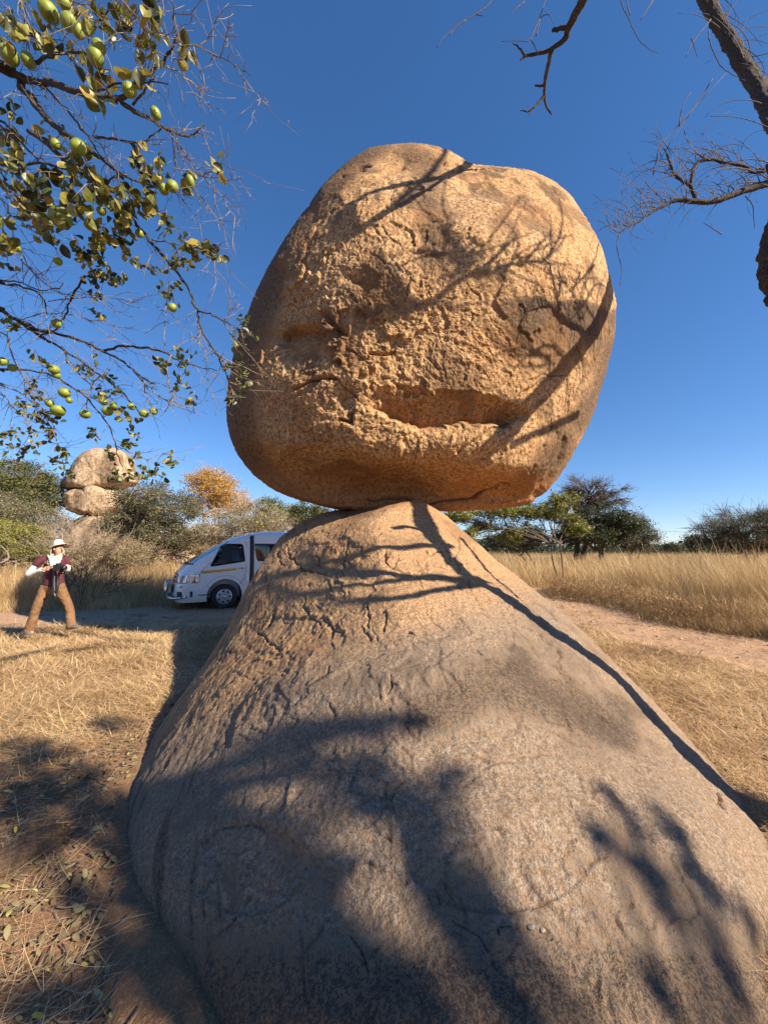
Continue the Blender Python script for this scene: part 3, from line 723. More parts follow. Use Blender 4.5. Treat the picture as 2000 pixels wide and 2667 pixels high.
# flank details, both sides
for s_ in (-1, 1):
    side_patch('window', CABW, M_CLEAR, van, s_, -0.016)
    # rubber round the cab window
    m = MB(); P_ = [(x, s_*(float(half_w(z))+.001), z) for x, z in CABW]; m.tube(P_+[P_[0]], .011, 5); m.build('window_seal', M_BLACK, van)
    side_patch('window', round_poly([(1.98, 1.24), (2.95, 1.25), (2.95, 1.72), (1.90, 1.72)], .06), M_GLASS, van, s_)
    side_patch('window', round_poly([(3.03, 1.25), (3.98, 1.25), (3.98, 1.72), (3.03, 1.72)], .05), M_GLASS, van, s_)
    side_patch('window', round_poly([(4.06, 1.25), (4.92, 1.27), (4.86, 1.72), (4.06, 1.72)], .06), M_GLASS, van, s_)
    side_patch('stripe', [(0.60, .94), (1.44, 1.01), (1.44, 1.07), (0.60, 1.0)], M_YELLOW, van, s_, 0.006)
    side_patch('sill_strip', [(0.55, .385), (0.86, .39), (0.86, .415), (0.55, .41)], M_BLACK, van, s_, 0.006)
    # door seams as thin grooves
    def seam(pts, r=.006):
        m = MB(); m.tube([(x, s_*(side_y(x, z)-.001), z) for x, z in pts], r, 5); m.build('panel_gap', M_SEAM, van)
    seam([(.56, .26), (.56, .80), (.57, .95), (.62, 1.03), (.80, 1.20), (1.00, 1.55), (1.10, 1.74), (1.25, 1.78), (1.66, 1.78), (1.70, 1.70), (1.70, 1.1), (1.66, .80), (1.50, .56)])
    seam([(1.02, 1.80), (1.30, 1.94), (1.60, 1.955), (1.78, 1.96)])
    seam([(1.92, 1.96), (4.9, 1.96)])
    seam([(3.0, .3), (3.0, 1.9)])
    seam([(x, z) for x, z in [(XW1+.52*math.cos(a), ZW+.03+.52*math.sin(a)) for a in np.linspace(.5, math.pi-.5, 14)]], .004)
    side_patch('door_gap', [(1.79, .30), (1.90, .30), (1.90, 1.95), (1.79, 1.95)], M_BLACK, van, s_, 0.003)
    m = MB(); P_ = [(x, s_*(float(half_w(1.06))+.03), 1.06) for x in (1.50, 1.53, 1.66, 1.69)]; P_[0] = (1.49, s_*.93, 1.06); P_[-1] = (1.70, s_*.93, 1.06)
    m.tube(P_, .017, 6); h_ = m.build('door_handle', M_CHROME, van)
    side_patch('fuel_flap', round_poly([(1.70, .70), (1.77, .70), (1.77, .86), (1.70, .86)], .02), M_WHITE, van, s_, 0.008)
    # headlight, wrapping the corner
    ph = round_poly([(s_*.935, .70), (s_*.935, .93), (s_*.62, .90), (s_*.52, .78), (s_*.60, .71)], .03)
    hl = front_patch('headlight', ph, M_LAMP, van, 0.008, 0.03)
    side_patch('headlight', round_poly([(.36, .70), (.54, .71), (.54, .93), (.36, .925)], .02), M_LAMP, van, s_, 0.008)
    front_patch('indicator', round_poly([(s_*.90, .73), (s_*.90, .90), (s_*.83, .89), (s_*.83, .73)], .02), M_ORANGE, hl, 0.013, .03)
    front_patch('lamp_bowl', round_poly([(s_*.80, .74), (s_*.80, .88), (s_*.68, .87), (s_*.66, .74)], .03), M_CHROME, hl, 0.013, .03)
    front_patch('fog_recess', round_poly([(s_*.78, .33), (s_*.78, .50), (s_*.90, .50), (s_*.90, .33)], .02), M_BLACK, van, 0.005)
    side_patch('fog_recess', [(.36, .36), (.42, .36), (.42, .50), (.36, .50)], M_BLACK, van, s_, 0.005)
    front_patch('sticker', [(s_*.90, .60), (s_*.90, .645), (s_*.84, .645), (s_*.84, .60)], M_PLATE, van, 0.006)
    # mirror
# nose
front_patch('grille', round_poly([(-.56, .72), (.56, .72), (.50, .93), (-.50, .93)], .03), M_BLACK, van, 0.004)
for z, h in ((.885, .022), (.80, .022), (.735, .022)):
    w_ = .60 if z > .75 else .66
    front_patch('chrome_bar', round_poly([(-w_, z-h), (w_, z-h), (w_, z+h), (-w_, z+h)], .02), M_CHROME, van, 0.022)
m = MB(); xb = surf_x(0, .95)-.01
m.tube([(xb, .05*math.cos(a), .97+.034*math.sin(a)) for a in np.linspace(0, 2*math.pi, 20)], .006, 5)
m.tube([(xb-.002, .022*math.cos(a), .973+.033*math.sin(a)) for a in np.linspace(0, 2*math.pi, 16)], .005, 5)
m.tube([(xb-.002, .046*math.cos(a), .99+.012*math.sin(a)) for a in np.linspace(0, 2*math.pi, 16)], .005, 5)
m.build('emblem', M_CHROME, van)
front_patch('air_intake', round_poly([(-.50, .44), (.50, .44), (.54, .66), (-.54, .66)], .04), M_BLACK, van, 0.004)
pl = MB(); pl.box((-.055, 0, .50), (.006, .26, .055)); plo = pl.build('number_plate', M_PLATE, van, False)
# bull bar
bb = MB()
bb.tube([(.28, -.90, .36), (.02, -.86, .34), (-.10, -.6, .34), (-.13, 0, .34), (-.10, .6, .34), (.02, .86, .34), (.28, .90, .36)], .032, 10)
lo = [(-.12, -.34, .34), (-.16, -.345, .50), (-.14, -.34, .66), (-.08, -.30, .74), (-.06, -.2, .765), (-.06, .2, .765), (-.08, .30, .74), (-.14, .34, .66), (-.16, .345, .50), (-.12, .34, .34)]
bb.tube(lo, .036, 10); bb.tube([(-.15, -.34, .56), (-.15, .34, .56)], .018, 8)
bb.build('bull_bar', M_CHROME, van)
for s_ in (-1, 1):
    m = MB(); m.tube([(.28, s_*.90, .36), (.30, s_*.905, .36)], .036, 10); m.build('bar_cap', M_BLACK, van)
# cab: seats, wheel
for y in (-.42, .42):
    m = MB(); m.box((1.42, y, 1.0), (.20, .23, .10)); m.box((1.62, y, 1.30), (.07, .22, .28)); m.box((1.63, y, 1.65), (.04, .12, .08))
    se = m.build('seat', M_SEAT, van, False); bv = se.modifiers.new('b', 'BEVEL'); bv.width = .04; bv.segments = 3
m = MB(); m.tube([(1.05+.05*math.sin(a), .42+.19*math.cos(a), 1.18+.17*math.sin(a)) for a in np.linspace(0, 2*math.pi, 20)], .014, 6); m.build('steering_wheel', M_BLACK, van)
# the front left wheel centre stands at the place seen in the photograph
B_ = R(31)
_w = at(585, 1555, 10.8)
# local +x runs from nose to tail, local -y is the flank we see ; world back direction = (cos B, sin B)
VS = 1.05; van.scale = (VS, VS, VS)
van.rotation_euler = (0, 0, B_)
_off = Matrix.Rotation(B_, 3, 'Z') @ Vector((XW1, -0.90, 0))*VS
van.location = (_w.x-_off.x, _w.y-_off.y, float(hgt(_w.x, _w.y))-0.01)
# ---------------------------------------------------------------- plant materials
def leaf_mat(name, stops, rough=0.5, trans=0.35, spec=0.3):
    t = NT(name); c = t.ramp(t.attr('tint'), stops)
    t.set(Base_Color=c, Roughness=rough); t.b.inputs['Specular IOR Level'].default_value = spec
    tr = t.n('BsdfTranslucent'); t.l(c, tr.inputs['Color'])
    mx = t.n('MixShader'); mx.inputs[0].default_value = trans
    t.l(t.b.outputs[0], mx.inputs[1]); t.l(tr.outputs[0], mx.inputs[2]); t.l(mx.outputs[0], t.out.inputs['Surface'])
    return t.m
M_STRAW = leaf_mat('straw', [(0.0, (0.22, 0.13, 0.06)), (0.4, (0.42, 0.27, 0.13)), (0.75, (0.58, 0.405, 0.21)), (1.0, (0.72, 0.55, 0.32))], .6, .2)
M_TALL = leaf_mat('dry_tall_grass', [(0.0, (0.22, 0.13, 0.065)), (0.35, (0.36, 0.235, 0.11)), (0.7, (0.50, 0.35, 0.17)), (1.0, (0.62, 0.47, 0.26))], .6, .25)
M_LITTER = leaf_mat('fallen_leaf', [(0.0, (0.09, 0.06, 0.035)), (0.5, (0.21, 0.17, 0.09)), (0.85, (0.30, 0.28, 0.14)), (1.0, (0.50, 0.44, 0.10))], .6, .15)
M_BARK = plain('dark_bark', (0.085, 0.062, 0.046), 0.9, 0, .45, 14)
M_BARK2 = plain('grey_bark', (0.20, 0.155, 0.12), 0.9, 0, .35, 20)
M_PALE = plain('pale_twig', (0.34, 0.26, 0.19), 0.85, 0, .3, 20)

def blades(name, B, L, az, tilt, width, tint, mat, seg=3, bend=0.5, parent=None, kind='stuff', twist=None, droop=None):
    """N bent strips. B (n,3) bases; az heading, tilt from vertical (rad)"""
    n = len(B); s = np.linspace(0, 1, seg+1)
    tl = tilt[:, None] + (bend if np.isscalar(bend) else bend[:, None])*s[None]
    ds = np.diff(s, prepend=0)[None]
    h = np.cumsum(np.sin(tl)*ds, 1)*L[:, None]; v = np.cumsum(np.cos(tl)*ds, 1)*L[:, None]
    C = np.stack([B[:, None, 0]+h*np.cos(az)[:, None], B[:, None, 1]+h*np.sin(az)[:, None], B[:, None, 2]+v], -1)
    fa = az + (rng.uniform(0, math.pi, n) if twist is None else twist)
    W = np.stack([np.cos(fa), np.sin(fa), 0*fa], -1)[:, None]*(width[:, None]*(1-0.8*s[None])*0.5)[..., None]
    V = np.stack([C-W, C+W], 2).reshape(n, -1, 3)
    V[..., 2] = np.maximum(V[..., 2], hgt(V[..., 0], V[..., 1])+0.004) if n < 200000 and bend is not None and tilt.mean() > 1.0 else V[..., 2]
    k = 2*(seg+1); i = np.arange(seg)
    q = np.stack([2*i, 2*i+1, 2*i+3, 2*i+2], -1)[None] + (np.arange(n)*k)[:, None, None]
    T = np.repeat(tint, k)
    o = np_mesh(name, V.reshape(-1, 3), q.reshape(-1, 4), mat, parent, dict(tint=np.clip(T, 0, 1)))
    return tag(o, kind=kind)

def in_frame(X, Y, m=1.06, pad=0.4): return np.abs(X) < Y*m+pad
# base rock footprint left/right limits at ground level for placing litter outside it
_ys = np.linspace(1.0, 9, 60)
def rock_sides(Y):
    l = np.interp(Y, [1.0, 1.2, 1.5, 1.9, 2.4, 3.4, 4.5, 5.5, 7, 8.5], [-.3, -.62, -.98, -1.22, -1.62, -1.98, -2.2, -2.3, -1.9, -.5])
    r = np.interp(Y, [1.0, 1.3, 1.5, 1.95, 2.35, 3.0, 3.6, 4.5, 5.5, 7, 8.5], [1.05, 1.3, 1.5, 1.95, 2.15, 2.4, 2.55, 2.6, 2.5, 2.1, .6])
    return l, r
def outside_rock(X, Y, m=0.0):
    l, r = rock_sides(Y); return (X < l-m) | (X > r+m) | (Y > 8.4) | (Y < 0.9)

# ---------------------------------------------------------------- straw mats (left, right)
def straw(name, n, reg, dens, Lr, wr, tintb, tlt=(1.25, 1.6)):
    x0, x1, y0, y1 = reg
    X = rng.uniform(x0, x1, n*4); Y = y0 + (y1-y0)*rng.random(n*4)**1.25
    k = in_frame(X, Y) & outside_rock(X, Y) & (rng.random(n*4) < dens(X, Y))
    X, Y = X[k][:n], Y[k][:n]; m = len(X)
    z = hgt(X, Y) + rng.uniform(0.0, 0.035, m)
    P = np.stack([X, Y, 0*X], -1)
    az = perlin(P*0.55+7)*6 + rng.normal(0, 1.5, m)
    sc = np.clip(Y/3.5, .6, 2.2)
    return blades(name, np.stack([X, Y, z], -1), rng.uniform(*Lr, m)*(0.7+0.4*rng.random(m)), az, rng.uniform(*tlt, m), rng.uniform(*wr, m)*sc*np.where(rng.random(m) < .12, 1.9, 1),
                  tintb + 0.35*perlin(P*0.9) + .3*perlin(P*4) + rng.normal(0, .30, m), M_STRAW, 3, rng.uniform(-0.5, 0.6, m), twist=rng.uniform(-.6, .6, m)+math.pi/2)
nz = lambda X, Y, f, o=0: perlin(np.stack([X*f, Y*f, 0*X+o], -1))
straw('straw_mat', 80000, (-11, -0.6, 1.3, 8.2), lambda X, Y: np.clip(smooth(2.4, 4.0, Y)*smooth(0.15, .8, (-X-1.55)+0.6*nz(X, Y, .8))*smooth(0.0, -0.25, road_mask(X, Y)-0.4)*(0.8+0.9*nz(X, Y, .7, 3)), .06, 1), (.08, .30), (.0025, .005), .68)
straw('straw_mat', 85000, (1.2, 10, 1.2, 12), lambda X, Y: np.clip(smooth(0.0, -0.25, road_mask(X, Y)-0.45)*(0.75+0.9*nz(X, Y, .7, 9)), .05, 1), (.06, .22), (.0025, .005), .58)
# standing tufts on the mats and along the rock
def tufts(name, C, per, Lr, sp, tintb, w=.003, spread=.55, mat=None):
    C = np.array(C, float); n = len(C)*per
    c = np.repeat(C, per, 0); a = rng.uniform(0, 2*math.pi, n); r = np.abs(rng.normal(0, sp, n))
    X = c[:, 0]+r*np.cos(a); Y = c[:, 1]+r*np.sin(a); sc = c[:, 2] if C.shape[1] > 2 else 1
    return blades(name, np.stack([X, Y, hgt(X, Y)-.005], -1), rng.uniform(*Lr, n)*sc, a+rng.normal(0, .4, n), np.abs(rng.normal(0, spread, n)), w*np.clip(Y/3.0, .6, 4)*rng.uniform(.6, 1.3, n),
                  tintb+rng.normal(0, .2, n), mat or M_STRAW, 4, rng.uniform(.2, 1.1, n))
T1 = []
for i in range(420):
    X = rnd.uniform(-9.5, -2.4); Y = rnd.uniform(4.0, 7.6)
    if abs(X) < Y*1.05 and rnd.random() < 0.35+0.2*(Y-4): T1.append((X, Y, .6+.5*rnd.random()))
tufts('grass_tufts', T1, 16, (.05, .17), .05, .7)
T2 = []
for i in range(700):
    X = rnd.uniform(2.0, 9); Y = rnd.uniform(1.6, 12)
    if abs(X) < Y*1.05 and float(road_mask(np.array([X]), np.array([Y]))[0]) < .3 and bool(outside_rock(np.array([X]), np.array([Y]))[0]): T2.append((X, Y, .4+.5*rnd.random()))
for i in range(60):
    Y = 1.5+rnd.random()**1.5*3; X = float(rock_sides(Y)[1])+rnd.uniform(.02, .16); T2.append((X, Y, .6+.8*rnd.random()))
tufts('grass_tufts', T2, 16, (.04, .14), .04, .5)
# the curled clump in the shade at the lower right corner
tufts('grass_clump', [(1.50, 1.52, 1), (1.47, 1.42, 1), (1.55, 1.60, 1.1), (1.53, 1.35, .8)], 60, (.10, .26), .035, .5, .006, .9)

# ---------------------------------------------------------------- fallen leaves and small sticks
def scatter_leaves(name, n, reg, dens, size, tb, mat=None):
    x0, x1, y0, y1 = reg
    X = rng.uniform(x0, x1, n*4); Y = y0+(y1-y0)*rng.random(n*4)**1.5
    k = in_frame(X, Y) & outside_rock(X, Y, -.03) & (rng.random(n*4) < dens(X, Y)); X, Y = X[k][:n], Y[k][:n]; m = len(X)
    z = hgt(X, Y)+rng.uniform(.004, .02, m); L = rng.uniform(*size, m); a = rng.uniform(0, 2*math.pi, m)
    pts = np.array([[-.5, 0, 0], [-.15, .24, .06], [.25, .22, .07], [.5, 0, .02], [.25, -.22, .09], [-.15, -.24, .05]])
    cu = rng.normal(0, 1.6, m); lx, ly = pts[:, 0][None]*L[:, None], pts[:, 1][None]*L[:, None]*rng.uniform(.7, 1.1, m)[:, None]
    lz = pts[:, 2][None]*L[:, None]*cu[:, None]; tx, ty = rng.normal(0, .28, m), rng.normal(0, .28, m)
    lz = np.abs(lz)+lx*tx[:, None]+ly*ty[:, None]
    V = np.stack([X[:, None]+lx*np.cos(a)[:, None]-ly*np.sin(a)[:, None], Y[:, None]+lx*np.sin(a)[:, None]+ly*np.cos(a)[:, None], z[:, None]+lz+L[:, None]*.1], -1)
    q = np.array([[0, 1, 5, 5], [1, 2, 4, 5], [2, 3, 4, 4]])
    tri = np.array([[0, 1, 5], [1, 2, 4], [1, 4, 5], [2, 3, 4]])[None]+(np.arange(m)*6)[:, None, None]
    tt = np.clip(tb+rng.normal(0, .22, m)+(rng.random(m) < .05)*.6, 0, 1)
    return tag(np_mesh(name, V.reshape(-1, 3), tri.reshape(-1, 3), mat or M_LITTER, None, dict(tint=np.repeat(tt, 6))), kind='stuff')
scatter_leaves('fallen_leaves', 5200, (-4.6, .2, .95, 4.6), lambda X, Y: np.clip(smooth(4.6, 2.4, Y)*(0.55+.9*nz(X, Y, 1.1)), .05, 1), (.016, .05), .42)
scatter_leaves('fallen_leaves', 1500, (1.2, 6, 1.2, 5), lambda X, Y: np.clip(.4+.9*nz(X, Y, 1.1), .05, 1), (.015, .04), .35)
# fine debris
straw('dead_stalks', 2600, (-3.4, 0, 1.0, 3.4), lambda X, Y: np.clip(.5+1.2*nz(X, Y, .9), .1, 1), (.05, .32), (.002, .0035), .6)
m = MB()
for i in range(260):
    Y = 1.05+3.2*rnd.random()**1.4; X = rnd.uniform(-min(Y*1.05, 3.6), float(rock_sides(Y)[0]))
    a = rnd.uniform(0, 6.28); L = rnd.uniform(.03, .16); P = [(X+L*k*math.cos(a+k*.5), Y+L*k*math.sin(a+k*.5), float(hgt(X, Y))+.012+.01*rnd.random()) for k in (0, .35, .7, 1)]
    m.tube(P, rnd.uniform(.0015, .004), 4)
tag(m.build('small_sticks', M_BARK2), kind='stuff')

# gravel and clods on the track
n_ = 5200; X = rng.uniform(-12, 9, n_); Y = rng.uniform(3, 16, n_); k = (road_mask(X, Y) > .3) & in_frame(X, Y); X, Y = X[k], Y[k]; n_ = len(X)
u_ = rng.normal(size=(n_, 6, 3))*.25; oc = np.array([[1, 0, 0], [-1, 0, 0], [0, 1, 0], [0, -1, 0], [0, 0, 1], [0, 0, -1.]]); r_ = (.008+.03*rng.random(n_)**4)[:, None, None]*np.clip(Y/7, 1, 2)[:, None, None]
V = np.stack([X, Y, hgt(X, Y)+.004], -1)[:, None]+(oc+u_)*r_*np.array([1.3, 1, .6])
tf = np.array([[0, 2, 4], [2, 1, 4], [1, 3, 4], [3, 0, 4], [2, 0, 5], [1, 2, 5], [3, 1, 5], [0, 3, 5]])
tag(np_mesh('gravel', V.reshape(-1, 3), (tf[None]+(np.arange(n_)*6)[:, None, None]).reshape(-1, 3), plain('stone_chips', (.27, .185, .125), .95, 0, .4, 3), None, None, False), kind='stuff')
straw('straw_mat', 5000, (-12, 9, 3, 15), lambda X, Y: smooth(.4, .8, road_mask(X, Y))*np.clip(.35+nz(X, Y, .9, 15), 0, 1), (.05, .16), (.002, .004), .5)
# ---------------------------------------------------------------- tall dry grass
def tall(name, n, Xf, Y0, Y1, keep, Hf, wk=.0042, tb=.55, seg=3, powr=1.0):
    u = rng.random(n*2)**powr; Y = Y0*(Y1/Y0)**u; X = Xf(Y, rng.random(n*2))
    k = keep(X, Y) & in_frame(X, Y, 1.05, .8); X, Y = X[k][:n], Y[k][:n]; m = len(X)
    H = Hf(X, Y)*rng.uniform(.45, 1.12, m); az = rng.normal(2.4, 1.1, m)+4*nz(X, Y, .5, 33)
    lean = np.abs(rng.normal(.12, .16, m)+.35*np.clip(nz(X, Y, .8, 22), 0, 1))
    bent = rng.random(m) < .12; lean = np.where(bent, rng.uniform(.5, 1.2, m), lean)
    P = np.stack([X, Y, 0*X], -1)
    return blades(name, np.stack([X, Y, hgt(X, Y)-.02], -1), H, az, lean, wk*np.clip(Y/7, 1, 9)*rng.uniform(.6, 1.5, m),
                  tb+.45*perlin(P*.6)+.25*perlin(P*2.2)+rng.normal(0, .22, m), M_TALL, seg, rng.uniform(.05, .8, m))
def right_edge(Y): return np.where(Y < 16.5, 6.25+.9*np.exp(-((Y-5)/3.0)**2)+.3*np.sin(Y*1.3), 0.5)
def H_right(X, Y):
    ins = np.where(Y < 16.5, X-right_edge(Y), 2+0*X)
    return (0.28+1.06*smooth(0, 3.2, ins))*(1+.28*nz(X, Y, .35, 5)+.30*nz(X, Y, 1.3, 6))
keepR = lambda X, Y: (X > right_edge(Y)+.25*nz(X, Y, 1.1, 4)) & (nz(X, Y, 1.6, 8) > -.45)
tall('tall_dry_grass', 70000, lambda Y, r: np.maximum(right_edge(Y)-.4, 0) + r*(Y*1.06+.8-np.maximum(right_edge(Y)-.4, 0)), 5.6, 20, keepR, H_right)
tall('tall_dry_grass', 42000, lambda Y, r: r*(Y*1.06), 20, 90, lambda X, Y: X > 1.5, lambda X, Y: 1.45*(1+.18*nz(X, Y, .2, 5)), tb=.6)
def road_c(X): return 8.9+.27*np.clip(X+9, -8, 30)
tall('seeding_grass', 2600, lambda Y, r: np.maximum(right_edge(Y), 0)+r*(Y*1.06+.8-np.maximum(right_edge(Y), 0)), 6, 30, lambda X, Y: X > right_edge(Y)+.8, lambda X, Y: H_right(X, Y)*1.25+.1, wk=.009, tb=.85, seg=4)
keepL = lambda X, Y: (X < .5) & (Y > road_c(X)+1.25+.35*nz(X, Y, 1.0, 4)) & (nz(X, Y, 1.3, 8) > -.42)
tall('tall_dry_grass', 52000, lambda Y, r: -r*(Y*1.06+.8)+.4, 9.2, 24, keepL, lambda X, Y: (0.45+.65*smooth(0, 2.2, Y-road_c(X)-1.3))*(1+.3*nz(X, Y, .4, 5)), tb=.55)
tall('tall_dry_grass', 16000, lambda Y, r: -r*(Y*1.06+.8)+2, 24, 75, lambda X, Y: (X < 1) & (np.abs(X+22-(Y-42)*.5) > 6+0*X), lambda X, Y: 1.0*(1+.18*nz(X, Y, .2, 5)), tb=.65)
# low scrubby weeds at the foot of the right-hand grass: darker, finer, tangled
def scrub(name, n, xf, y0, y1, H, tb, sz):
    Y = rng.uniform(y0, y1, n); X = xf(Y)+rng.normal(0, .28, n); k = in_frame(X, Y, 1.05, .5); X, Y = X[k], Y[k]; m = len(X)
    z = hgt(X, Y)+rng.random(m)**1.3*H
    return blades(name, np.stack([X, Y, z], -1), rng.uniform(.04, .16, m), rng.uniform(0, 6.28, m), rng.uniform(.2, 2.0, m), sz*rng.uniform(.5, 1.4, m)*np.clip(Y/8, .8, 3), tb+rng.normal(0, .22, m), M_TALL, 2, rng.uniform(-.5, 1, m))
scrub('dry_weeds', 26000, lambda Y: right_edge(Y)+.35+.35*rng.random(len(Y)), 5.4, 15.5, .55, .3, .010)
scrub('dry_weeds', 9000, lambda Y: right_edge(Y)+.1*rng.random(len(Y)), 5.4, 15.5, .10, .45, .008)

# ---------------------------------------------------------------- far balancing rocks
def far_rock(name, poly, Y, deep, label, seed, cat='rock'):
    s = np.array(poly, float); cx, cy = s.mean(0); ang = np.unwrap(np.arctan2(s[:, 1]-cy, s[:, 0]-cx)); rad = np.hypot(s[:, 0]-cx, s[:, 1]-cy)
    o = np.argsort(ang); ang, rad = ang[o], rad[o]; n0 = len(s)
    ang = np.concatenate([ang-2*math.pi, ang, ang+2*math.pi]); rad = np.concatenate([rad]*3)
    nc = 160; psi = np.linspace(0, 2*math.pi, nc, endpoint=False)+ang[n0]; Rp = np.interp(psi, ang, rad)
    t_ = np.linspace(.0, math.pi, 90)[:, None]
    sc = np.clip(np.sin(t_), 0, 1)**.22; px = cx+sc*Rp*np.cos(psi); py = cy+sc*Rp*np.sin(psi)
    w = -np.cos(t_)*np.abs(np.cos(t_))**.2
    P = at_np(px, py, np.full_like(px, Y)); k = Y/1.0
    P[..., 1] += w*deep
    P2 = at_np(px, py, Y+w*deep); P = np.where((w < 0)[..., None]*np.ones_like(px)[..., None] > 0, P2, P)
    P = P + (fbm(P*.35+seed, 4)*.12+fbm(P*1.6+seed, 3)*.05)[..., None]*np.array([.3, 1, .3])
    root = at(cx, s[:, 1].max(), Y); V = P.reshape(-1, 3)-np.array(root)
    z0 = np.zeros(len(V)); PP = P.reshape(-1, 3)
    o = np_mesh(name, V, grid_faces(90, nc, True), MAT_FAR, attrs=dict(stain_shade=.55*smooth(.05, .5, perlin(PP*np.array([1.1, 1.1, .25])+seed)), rust=.3*smooth(.1, .6, perlin(PP*.6+seed)), grey=z0+.25, crack=z0))
    o.location = root; return tag(o, label, cat, 'balancing rocks in the distance')
MAT_FAR = rock_mat('far_granite', (0.50, 0.335, 0.20), (0.58, 0.41, 0.26), (0.22, 0.14, 0.08), (0.46, 0.36, 0.26), speck=.22, bump=1.5)
far_rock('far_boulder', [(157,1263),(169,1243),(181,1222),(193,1202),(212,1181),(231,1171),(270,1169),(309,1169),(322,1183),(324,1207),(333,1236),(333,1251),(300,1264),(251,1271),(193,1276),(169,1275),(158,1270)], 31, 2.6, 'peaked tan boulder on top of the distant rock stack on the left', 3)
far_rock('far_boulder', [(161,1284),(175,1276),(212,1273),(280,1273),(318,1284),(323,1323),(300,1336),(231,1339),(193,1337),(168,1325),(159,1299)], 31, 3.0, 'middle rounded boulder of the distant stack, with a dark vertical streak', 11)
far_rock('far_boulder', [(150,1420),(175,1375),(205,1350),(250,1341),(300,1345),(345,1368),(378,1420),(385,1500),(140,1500)], 31, 4.0, 'broad pale dome of rock at the foot of the distant stack, behind bushes', 23)
far_rock('flat_slab', [(425,1470),(430,1463),(470,1460),(520,1461),(535,1466),(536,1474),(470,1480),(425,1476)], 42, 1.6, 'low flat slab of rock in the dry field where two people sit', 31)

# ---------------------------------------------------------------- trees
def crown_pts(bl, Y, n, k, spread, seed, deep=None, hollow=.55):
    g = np.random.default_rng(seed); C = []
    w = np.array([b[2]*b[3] for b in bl], float); w /= w.sum()
    for j in g.choice(len(bl), k, p=w):
        x, y, rx, ry = bl[j]; v = g.normal(size=3); v /= np.linalg.norm(v); r = hollow+(1-hollow)*g.random()**.6
        if v[2] < -.3: v[2] *= .6
        s = Y/F; c = np.array(at(x, y, Y)); D = deep if deep else (rx+ry)/2*s
        C.append(c+v*r*np.array([rx*s, D, ry*s]))
    C = np.array(C); idx = g.integers(0, k, n); sp = spread*g.uniform(.6, 1.3, k)[idx]
    P = C[idx]+g.normal(size=(n, 3))*sp[:, None]*np.array([1, 1, .7])
    return C, P, idx
def leaf_cloud(P, size, g, tint, shape='oval'):
    """each leaf a small bent diamond"""
    n = len(P); L = size*g.uniform(.6, 1.35, n)
    a = g.normal(size=(n, 3)); a[:, 2] = a[:, 2]*.6-.15; a /= np.linalg.norm(a, axis=1)[:, None]
    b = np.cross(a, g.normal(size=(n, 3))); b /= np.linalg.norm(b, axis=1)[:, None]; c = np.cross(a, b)
    wr = .55 if shape == 'oval' else .3
    v0 = P-a*L[:, None]*.5; v1 = P+b*(L*wr*.5)[:, None]+c*(L*.08)[:, None]; v2 = P+a*L[:, None]*.5; v3 = P-b*(L*wr*.5)[:, None]+c*(L*.08)[:, None]
    V = np.stack([v0, v1, v2, v3], 1).reshape(-1, 3); q = np.arange(n*4).reshape(-1, 4)
    return V, q, np.repeat(tint, 4)
